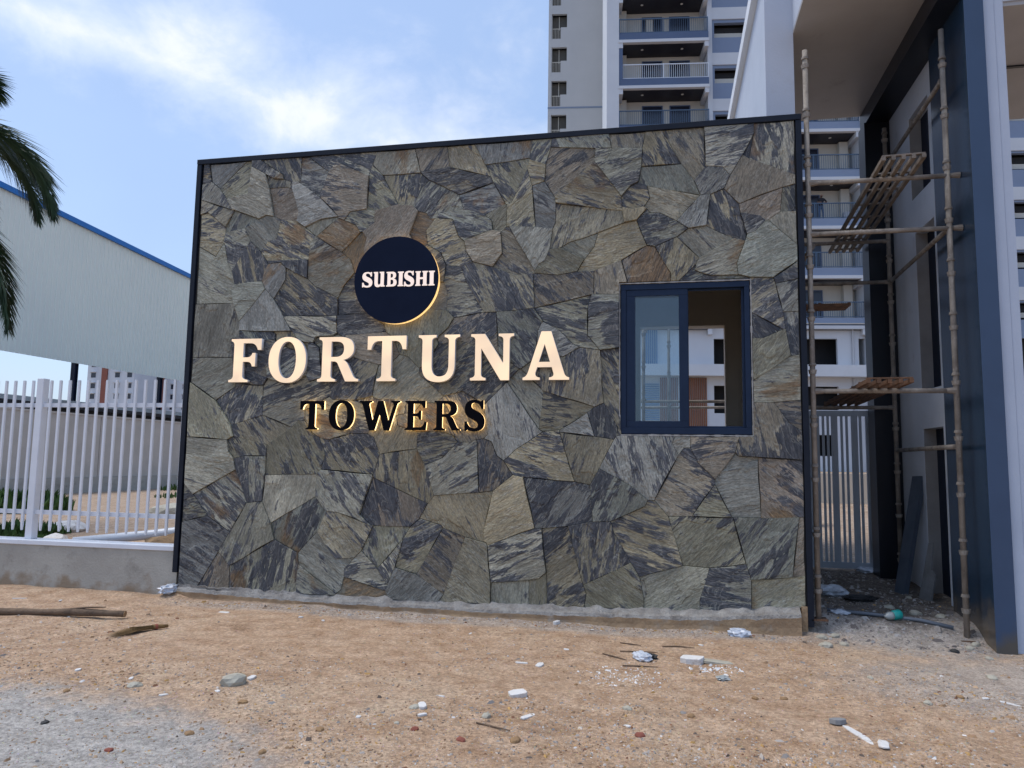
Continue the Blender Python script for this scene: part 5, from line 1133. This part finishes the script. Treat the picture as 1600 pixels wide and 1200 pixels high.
    # podium storeys
    m = MB(); hs = [(-.8, .8, 7.77, 9.42), (-.82, .8, 4.68, 6.43), (4.4, 6.81, 7.80, 9.44), (8.10, 8.49, 7.75, 9.45), (4.7, 6.80, 4.95, 6.42), (5.4, 6.5, 2.1, 3.4), (1.6, 3.2, 7.77, 9.42), (1.6, 3.2, 4.68, 6.43)]
    holes_wall(m, -6.79, 8.499, .9, 10.52, .30, .55, hs); P('podium_wall', m, TWHITE)
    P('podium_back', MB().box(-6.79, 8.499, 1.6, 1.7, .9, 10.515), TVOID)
    P('podium_band', MB().box(-7.0, 8.499, -.55, .2995, 6.96, 7.68), TWHITE)
    P('podium_ceiling', MB().box(-6.79, 8.499, -.2, .2995, 10.30, 10.34), TCREAM)
    for x0, x1 in ((-4.18, -3.0), (-2.51, -1.25)):
        m = MB(); x = x0
        while x < x1 - .05: m.box(x, x + .075, .20, .298, 3.6, 6.90); x += .115
        P('slat_panel', m, TSLAT)
    m = MB(); x = -5.2
    while x < -4.3: m.box(x, x + .07, .18, .298, 7.69, 10.28); x += .13
    P('louver', m, LOUV)
    m = MB(); z = 4.2
    while z < 6.45: m.box(-5.22, -4.25, .18, .298, z, z + .07); z += .14
    P('louver', m, LOUV)
    P('downpipe', MB().cyl((7.72, .2, .9), (7.72, .2, 10.29), .06, 10), TGREY)
    P('plinth_line', MB().box(-7, 8.499, .18, .2995, .85, 1.15), TVOID)
    return t
near_tower()
def far_tower():
    t = tower_root('apartment_tower', 'plain pale grey tower with stepped windows beside the balcony tower', 61.0, 0.0)
    m = MB(); hs = []; z = 40.6 - 12 * 3.09
    while z < 56:
        hs.append((-1.66, -.33, z - 1.25, z)); hs.append((-1.66, -.87, z - 2.30, z - 1.25)); z += 3.09
    holes_wall(m, -1.93, 8.0, 0, 58, 0, .25, hs); m.build('wall', TGREY, t)
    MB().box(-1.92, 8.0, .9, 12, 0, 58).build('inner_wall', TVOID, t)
    MB().box(-1.93, -1.6, .251, 12, 0, 58).build('side_wall', TGREY, t)
    for i in range(0, len(hs), 2):
        h, l = hs[i], hs[i + 1]; w = MB().box(h[0], h[1], .5, .54, h[2], h[3]).build('window', mat('curtain_grey', (.10, .095, .085), .8) if i == 0 else CURT, t)
        if i == 0: globals()['CURT'] = w.data.materials[0]
        MB().box(h[0] + .62, h[0] + .68, .42, .46, h[2], h[3]).build('mullion', TCREAM, w)
        MB().box(l[0], l[1], .5, .54, l[2], l[3]).build('window', CURT, t)
        g = MB()
        for k in range(6): g.box(l[0] + .06 + k * .13, l[0] + .085 + k * .13, .1, .12, l[2], l[3] - .1)
        g.box(l[0], l[1], .1, .12, l[3] - .1, l[3] - .05).build('guard', TCREAM, t)
    MB().box(-1.95, 8.0, -.02, -.001, 31.9, 32.05).build('joint', TBLUE, t)
far_tower()

# ------------------------------------------------------------------ person on the balcony
def person():
    x, y, z = 16.10 - 10 - 0.02, .42, 17.10 + .003
    base = Vector((CAM.x, CAM.y, 0)) + TN * (46.7 + y) + TA * (10 + x); base.z = z
    J = {'pel': (0, 0, .93), 'wai': (0, -.02, 1.08), 'che': (0, -.09, 1.30), 'neck': (0, -.13, 1.46), 'head': (0, -.16, 1.56), 'top': (0, -.165, 1.68),
         'shl': (-.19, -.11, 1.38), 'ell': (-.30, -.22, 1.14), 'hal': (-.06, -.37, 1.09), 'shr': (.19, -.11, 1.38), 'elr': (.31, -.22, 1.14), 'har': (.10, -.38, 1.08),
         'hipl': (-.10, 0, .88), 'knl': (-.11, -.03, .48), 'anl': (-.12, .03, .07), 'tol': (-.13, -.12, .03), 'hipr': (.10, 0, .88), 'knr': (.12, -.05, .48), 'anr': (.13, 0, .07), 'tor': (.14, -.15, .03)}
    Rr = {'pel': .15, 'wai': .14, 'che': .155, 'neck': .058, 'head': .088, 'top': .065, 'shl': .07, 'ell': .048, 'hal': .036, 'shr': .07, 'elr': .048, 'har': .036, 'hipl': .095, 'knl': .065, 'anl': .045, 'tol': .035, 'hipr': .095, 'knr': .065, 'anr': .045, 'tor': .035}
    E_ = [('pel', 'wai'), ('wai', 'che'), ('che', 'neck'), ('neck', 'head'), ('head', 'top'), ('che', 'shl'), ('shl', 'ell'), ('ell', 'hal'), ('che', 'shr'), ('shr', 'elr'), ('elr', 'har'), ('pel', 'hipl'), ('hipl', 'knl'), ('knl', 'anl'), ('anl', 'tol'), ('pel', 'hipr'), ('hipr', 'knr'), ('knr', 'anr'), ('anr', 'tor')]
    ks = list(J); me = bpy.data.meshes.new('person'); me.from_pydata([J[k] for k in ks], [(ks.index(a), ks.index(b)) for a, b in E_], [])
    o = bpy.data.objects.new('person', me); COL.objects.link(o); o.modifiers.new('skin', 'SKIN'); o.modifiers.new('sub', 'SUBSURF').levels = 1
    for k, sv in zip(ks, me.skin_vertices[0].data): sv.radius = (Rr[k], Rr[k]); sv.use_root = k == 'pel'
    dg = bpy.context.evaluated_depsgraph_get(); m2 = bpy.data.meshes.new_from_object(o.evaluated_get(dg)); bpy.data.objects.remove(o)
    for m in (SKINM, SHIRT, JEANS, HAIRM): m2.materials.append(m)
    for p in m2.polygons:
        c = p.center; p.use_smooth = True
        p.material_index = 3 if c.z > 1.64 or (c.z > 1.54 and c.y > -.14) else 0 if c.z > 1.45 else 2 if c.z < .98 and abs(c.x) < .26 else 0 if (c.y < -.26 and c.z < 1.2) else 1
    b = thing('person', 'person in dark shirt and jeans leaning on a tower balcony railing', 'person', base, rotz=TH); b['_local'] = 1
    put('body', m2, b, off=False)
person()

# ------------------------------------------------------------------ things lying on the ground
def on(px, py, dz=0.0):
    p = gp(px, py, 0.0)
    for _ in range(3): p = gp(px, py, gh(p.x, p.y))
    p.z = gh(p.x, p.y) + dz; return p
def log():
    a = Vector((-8.1, -1.40, 0)); b = Vector((-6.23, -1.06, 0)); t = thing('wooden_pole', 'weathered round wooden pole lying in front of the picket fence', 'pole', ((a.x + b.x) / 2, -1.2, gh(-7, -1.2)))
    P = []; n = 14
    for k in range(n + 1):
        p = a.lerp(b, k / n); p.z = max(gh(p.x, p.y), .0) + .029 + .006 * math.sin(k * .7); P.append(p + Vector((0, .010 * math.sin(k * .9), 0)))
    MB().tube(P, [.031 + .004 * math.sin(k * 1.3) for k in range(n + 1)], 12).build('shaft', WOOD, t, smooth=True)
    d = (P[-1] - P[-2]).normalized(); MB().cyl(P[-1] + d * .0005, P[-1] + d * .004, .030, 12).build('cut_end', WOODCUT, t)
    MB().tube([P[-5] + Vector((0, 0, .022)), P[-4] + Vector((.04, 0, .045)), P[-3] + Vector((.1, .01, .055))], [.012, .009, .005], 6).build('twig_stub', WOOD, t)
log()
def broom():
    h = on(262, 982); e = on(166, 997); ax = (h - e); ax.z = 0; L_ = ax.length; ax.normalize(); sd = Vector((-ax.y, ax.x, 0)); t = thing('straw_broom', 'short brown straw hand broom lying on the sandy ground', 'broom', (h + e) / 2)
    q = random.Random(5); m = MB()
    for i in range(260):
        s = h - ax * (L_ * .22) + sd * q.uniform(-.014, .014); f = e + sd * q.gauss(0, .045) - ax * q.uniform(-.10, .03); mid = s.lerp(f, .5) + sd * q.uniform(-.006, .006)
        zs = gh(s.x, s.y) + q.uniform(.010, .040); zf = gh(f.x, f.y) + q.uniform(.002, .030) ; s.z = zs; mid.z = (zs + zf) / 2 + .012; f.z = zf
        w = sd * .0022; m.quad((s - w, s + w, mid + w, mid - w)); m.quad((mid - w, mid + w, f))
        u = Vector((0, 0, .0022)); m.quad((s - u, s + u, mid + u, mid - u))
    m.build('bristles', STRAW, t, fix=False)
    a = h.copy(); a.z = gh(h.x, h.y) + .022; b = h - ax * L_ * .26; b.z = gh(b.x, b.y) + .024
    MB().tube([b, b.lerp(a, .5), a], [.022, .018, .014], 10).build('handle', STRAW, t, smooth=True)
    c = b.lerp(a, .22); MB().cyl(c - ax * .012, c + ax * .012, .0235, 12).build('binding', REDR, t)
broom()
def slab(px, py, sx, sy, sz, m, name, label, cat, seed, group=None, tilt=6, rz=None):
    q = random.Random(seed); p = on(px, py); n = 7; poly = []
    for k in range(n):
        a = 2 * math.pi * (k + q.uniform(-.25, .25)) / n; poly.append((sx / 2 * math.copysign(abs(math.cos(a)) ** .6, math.cos(a)) * q.uniform(.85, 1.08), sy / 2 * math.copysign(abs(math.sin(a)) ** .6, math.sin(a)) * q.uniform(.85, 1.08)))
    b = MB().prism(poly, 0, sz); o = b.build(name, m); o.location = (p.x, p.y, p.z - .004); o.rotation_euler = (R(q.uniform(-tilt, tilt)), R(q.uniform(-tilt, tilt)), q.uniform(0, 6.28) if rz is None else rz)
    bevel(o, min(.004, sz * .3)); return tag(o, label, cat, group)
def crumple(px, py, r, m, name, label, cat, seed, flat=.4, group=None):
    p = on(px, py); bm = bmesh.new(); bmesh.ops.create_icosphere(bm, subdivisions=3, radius=1)
    for v in bm.verts:
        n = v.co.normalized(); k = .75 + .5 * abs(noise.noise(n * 2.6 + Vector((seed * 1.7, 0, 3)))) + .35 * noise.noise(n * 6 + Vector((seed, 5, 1)))
        v.co = Vector((n.x * 1.25, n.y * .85, n.z * flat)) * r * k
    me = bpy.data.meshes.new(name); bm.to_mesh(me); bm.free(); me.materials.append(m); o = put(name, me); o.location = (p.x, p.y, p.z + r * flat * .55); o.rotation_euler = (0, 0, seed * 1.1); return tag(o, label, cat, group)
G1 = 'white plaster chips'
SPECIAL = {(1345, 1150): 'long white plaster strip lying beside a small grey stone', (1380, 1163): 'short white plaster strip touching the end of a longer one', (350, 957): 'pointed white plaster sliver between the straw broom and the gatehouse footing', (843, 1040): 'oblong white plaster piece with a thin sliver beside it', (815, 1036): 'thin white plaster sliver beside an oblong plaster piece', (870, 975): 'chunky off-white plaster lump against the gatehouse footing', (393, 1060): 'white plaster chip touching the fist-sized pale rock', (1578, 1100): 'narrow white plaster strip in front of the navy portal pillar', (825, 1120): 'flaky white plaster strip in front of the square tile offcut'}
chips = [(350, 957, .16, .05, .012), (122, 1047, .06, .04, .015), (815, 1036, .10, .035, .012), (843, 1040, .10, .06, .02), (393, 1060, .09, .05, .02), (660, 1105, .09, .05, .03), (825, 1120, .14, .05, .014), (885, 1015, .05, .03, .012), (1345, 1150, .30, .06, .012), (1380, 1163, .17, .06, .012), (1578, 1100, .14, .03, .01), (340, 1080, .05, .03, .012), (255, 1086, .06, .03, .012), (870, 975, .08, .05, .04), (925, 985, .07, .03, .01), (1010, 980, .06, .04, .012), (505, 970, .05, .03, .015), (470, 965, .05, .04, .02), (1095, 1008, .07, .03, .01), (590, 965, .05, .03, .01), (735, 990, .05, .02, .01), (660, 1118, .06, .03, .02), (690, 1088, .05, .02, .012), (560, 1120, .05, .03, .012), (980, 1135, .05, .03, .012), (1540, 1092, .05, .03, .012), (1100, 1050, .05, .02, .01), (700, 958, .04, .03, .01), (60, 955, .10, .04, .012), (30, 935, .14, .03, .01), (95, 938, .12, .03, .01), (205, 1060, .05, .03, .012)]
for i, (px, py, sx, sy, sz) in enumerate(chips):
    lb = SPECIAL.get((px, py)); gr = None if lb else G1
    if not lb and py < 940: lb, gr = 'thin white plaster strip lying along the foot of the fence wall', 'plaster strips by the fence'
    elif not lb and -.75 < gp(px, py).y: lb, gr = 'white plaster chip lying close to the stained gatehouse footing', 'plaster chips by the footing'
    slab(px, py, sx, sy, sz * .8, FOAM, 'plaster_chip', lb or 'small white plaster chip lying out on the open sandy ground', 'plaster chip', 100 + i, gr)
slab(810, 1087, .13, .10, .03, FOAM, 'tile_offcut', 'square white tile offcut with a grey edge on the sandy ground', 'tile', 41, rz=.3)
slab(1082, 1036, .20, .11, .05, FOAM, 'foam_block', 'white chunky foam block beside a flat grey stone', 'foam block', 42, rz=-.25, tilt=10)
slab(1118, 1036, .26, .09, .022, PALE, 'flat_stone', 'flat pale grey stone touching the white foam block', 'stone', 43, rz=-.05)
slab(1310, 1130, .11, .07, .03, mat('grey_stone', (.26, .26, .26), .9), 'grey_stone', 'small grey stone beside the long white plaster strips', 'stone', 44)
crumple(1003, 1030, .085, PLAST, 'plastic_scrap', 'white and black crumpled plastic scrap among plaster crumbs', 'plastic scrap', 2, .45)
crumple(1018, 1028, .05, BLACKS, 'black_scrap', 'black plastic shred on the crumpled white scrap', 'plastic scrap', 5, .5)
crumple(1155, 994, .09, PLAST, 'plastic_scrap', 'grey crumpled plastic sheet at the foot of the stained footing', 'plastic scrap', 3, .5)
crumple(275, 950, .10, PLAST, 'plastic_bag', 'grey plastic bag tucked into the corner of the gatehouse footing', 'plastic bag', 4, .6); bpy.data.objects['plastic_bag'].location = (-6.50, -.08, gh(-6.5, -.08) + .035)
crumple(1300, 930, .15, PLAST, 'plastic_sheet', 'crumpled white sheet beside the scaffold foot in the passage', 'plastic sheet', 6, .5)
crumple(1352, 893, .15, PLAST, 'plastic_sheet', 'pale blue plastic sheet under the wicket gate', 'plastic sheet', 7, .28)
crumple(1310, 958, .09, PLAST, 'plastic_sheet', 'flattened blue white plastic sheet by the grey conduit', 'plastic sheet', 8, .3)
crumple(1345, 937, .16, BLACKS, 'black_rag', 'black rag lying on the passage floor', 'rag', 9, .22)
crumple(1130, 1062, .05, CLEARP, 'clear_scrap', 'clear crumpled plastic piece on the open sand', 'plastic scrap', 12, .4)
blob_mesh('pale_rock', .075, PALE, on(365, 1068, .02), (1.2, .8, .65), 1.5, 51, rz=.6); tag(bpy.data.objects['pale_rock'], 'fist-sized pale yellowish rock on the sandy ground', 'rock')
rocks = [(210, 1072, .055, PALE), (380, 1098, .035, BROWNR), (805, 1158, .045, BROWNR), (648, 1106, .04, PALE), (720, 1157, .035, REDR), (980, 1108, .04, PALE), (170, 1173, .028, REDR), (296, 1147, .035, BROWNR), (410, 1176, .03, BROWNR), (1225, 1093, .035, BROWNR), (1180, 1092, .03, BROWNR), (1080, 1120, .032, BROWNR), (500, 1140, .035, BROWNR), (648, 1140, .03, REDR), (1000, 1150, .035, REDR), (620, 1130, .02, PALE), (1550, 1060, .05, PALE), (1500, 1090, .03, BROWNR), (1360, 1060, .03, PALE), (760, 1120, .04, PALE), (1450, 1100, .04, PALE), (900, 1070, .02, BROWNR), (70, 1130, .03, BLACKS), (104, 1080, .03, BROWNR), (1290, 985, .07, PALE), (1305, 995, .06, PALE), (1283, 975, .06, PALE), (1318, 990, .05, PALE), (1390, 950, .06, PALE), (1430, 960, .07, PALE), (1350, 960, .05, PALE), (1470, 965, .06, PALE), (1420, 935, .05, PALE), (1525, 1008, .05, PALE), (1545, 1030, .04, PALE), (1490, 990, .05, BLACKS), (1515, 985, .05, PALE)]
RL = {id(PALE): ('pale stone lump lying on the ground', 'pale stone lumps'), id(BROWNR): ('ochre stone lump lying on the sandy ground', 'ochre stone lumps'), id(REDR): ('brick red chip lying on the sandy ground', 'red brick chips'), id(BLACKS): ('dark charred lump lying on the ground', 'dark lumps')}
for i, (px, py, r, m) in enumerate(rocks):
    r *= .72; o = blob_mesh('stone_lump', r, m, on(px, py, r * .1), (1.2, .9, .65), 1.6, 200 + i)
    if px > 1270 and py < 1012: tag(o, RL[id(m)][0].replace('lying on the', 'on the passage').replace('ground', 'floor under the scaffold'), 'stone', RL[id(m)][1] + ' under the scaffold')
    else: tag(o, RL[id(m)][0].replace('on the ground', 'on the open sandy ground'), 'stone', RL[id(m)][1])
for i, (px, py, L_, rz) in enumerate(((998, 1020, .30, .1), (960, 1028, .22, -.5), (1060, 1012, .26, .05), (770, 1138, .22, -.3), (1000, 1043, .26, .05), (985, 1008, .2, -.5))):
    p = on(px, py, .008); d = Vector((math.cos(rz), math.sin(rz), 0)); P = [p - d * L_ / 2, p + Vector((0, .01, .004)), p + d * L_ / 2]
    for v in P: v.z = gh(v.x, v.y) + .007
    tag(MB().tube(P, [.005, .006, .003], 6).build('wood_splinter', WOOD), 'thin grey wood splinter lying on the sand', 'splinter', 'wood splinters')
def crumbs():
    """loose pebbles and plaster crumbs, too many to count"""
    q = random.Random(9); V = []; F = []; C = []
    def stone(x, y, r, col):
        i = len(V); z = gh(x, y); a = q.uniform(0, 6.28); ca, sa = math.cos(a), math.sin(a); rx, ry, rz = r * q.uniform(.8, 1.5), r * q.uniform(.6, 1.0), r * q.uniform(.4, .8)
        for dx, dy, dz in ((1, 0, 0), (.2, 1, 0), (-1, .1, 0), (-.1, -1, 0), (.35, .3, .8), (-.4, -.15, .9)):
            dx *= rx * q.uniform(.8, 1.2); dy *= ry * q.uniform(.8, 1.2); V.append((x + dx * ca - dy * sa, y + dx * sa + dy * ca, z + (dz * .95 * rz if dz else -.5 * rz)))
        f = [(0, 1, 4), (1, 2, 5), (1, 5, 4), (2, 3, 5), (3, 0, 4), (3, 4, 5)]
        F.extend([(i + a_, i + b_, i + c_) for a_, b_, c_ in f]); C.extend([col] * 6)
    pal = [((.33, .21, .12), 9), ((.40, .28, .18), 8), ((.30, .28, .26), 7), ((.46, .41, .36), 5), ((.62, .60, .57), .9), ((.24, .12, .07), 1.6), ((.14, .11, .09), 2.2), ((.44, .27, .10), 3)]
    cols = [c for c, w in pal]; ws = [w for c, w in pal]
    def col(): c = q.choices(cols, ws)[0]; k = q.uniform(.75, 1.2); return (c[0] * k, c[1] * k, c[2] * k)
    n = 0
    while n < 27000:
        px, py = q.uniform(-60, 1660), 930 + 290 * q.random() ** .8; p = gp(px, py, 0)
        if p.y > -.16 and p.x < .1 and p.x > -6.5: continue
        if p.y > 2.6 or (p.y > -.05 and p.x < -6.4): continue
        if ((p.x + 4.9) / 1.9) ** 2 + ((p.y + 4.1) / 1.05) ** 2 < 1.1 and q.random() < .72: continue
        if fbm(p.x * .9, p.y * .9, 3.3, 3) < q.uniform(-.55, .35): continue
        r = min(.030, .0028 + .0031 * q.expovariate(1.0)); stone(p.x, p.y, r, col()); n += 1
    for i in range(1500): x = q.uniform(-6.3, -.1); y = -.16 - abs(q.gauss(0, .10)); stone(x, y, .004 + .004 * q.expovariate(1), col())
    for i in range(1800): x = q.uniform(.1, 1.35); y = q.uniform(-.3, 2.7); stone(x, y, .006 + .007 * q.expovariate(1), q.choice(((.20, .175, .155), (.28, .25, .225), (.14, .12, .11), (.36, .34, .32))))
    c0 = on(975, 1058); c1 = on(1125, 1046)
    for i in range(190): stone(c0.x + q.gauss(0, .15), c0.y + q.gauss(0, .13), .004 + .005 * q.expovariate(1.2), (.70, .69, .67))
    for i in range(70): stone(c1.x + q.gauss(0, .09), c1.y + q.gauss(0, .05), .005 + .006 * q.expovariate(1.2), (.70, .69, .67))
    me = bpy.data.meshes.new('pebbles'); me.from_pydata(V, [], F); ca = me.color_attributes.new('tint', 'FLOAT_COLOR', 'CORNER')
    flat = []
    for c in C: flat += [c[0], c[1], c[2], 1.0] * 3
    ca.data.foreach_set('color', flat); me.materials.append(attr_material('pebble', 'tint')); o = put('pebbles', me); tag(o, 'loose pebbles and plaster crumbs scattered over the sandy ground', 'pebbles', kind='stuff')
crumbs()
for o in bpy.data.objects:
    if '_local' in o: del o['_local']
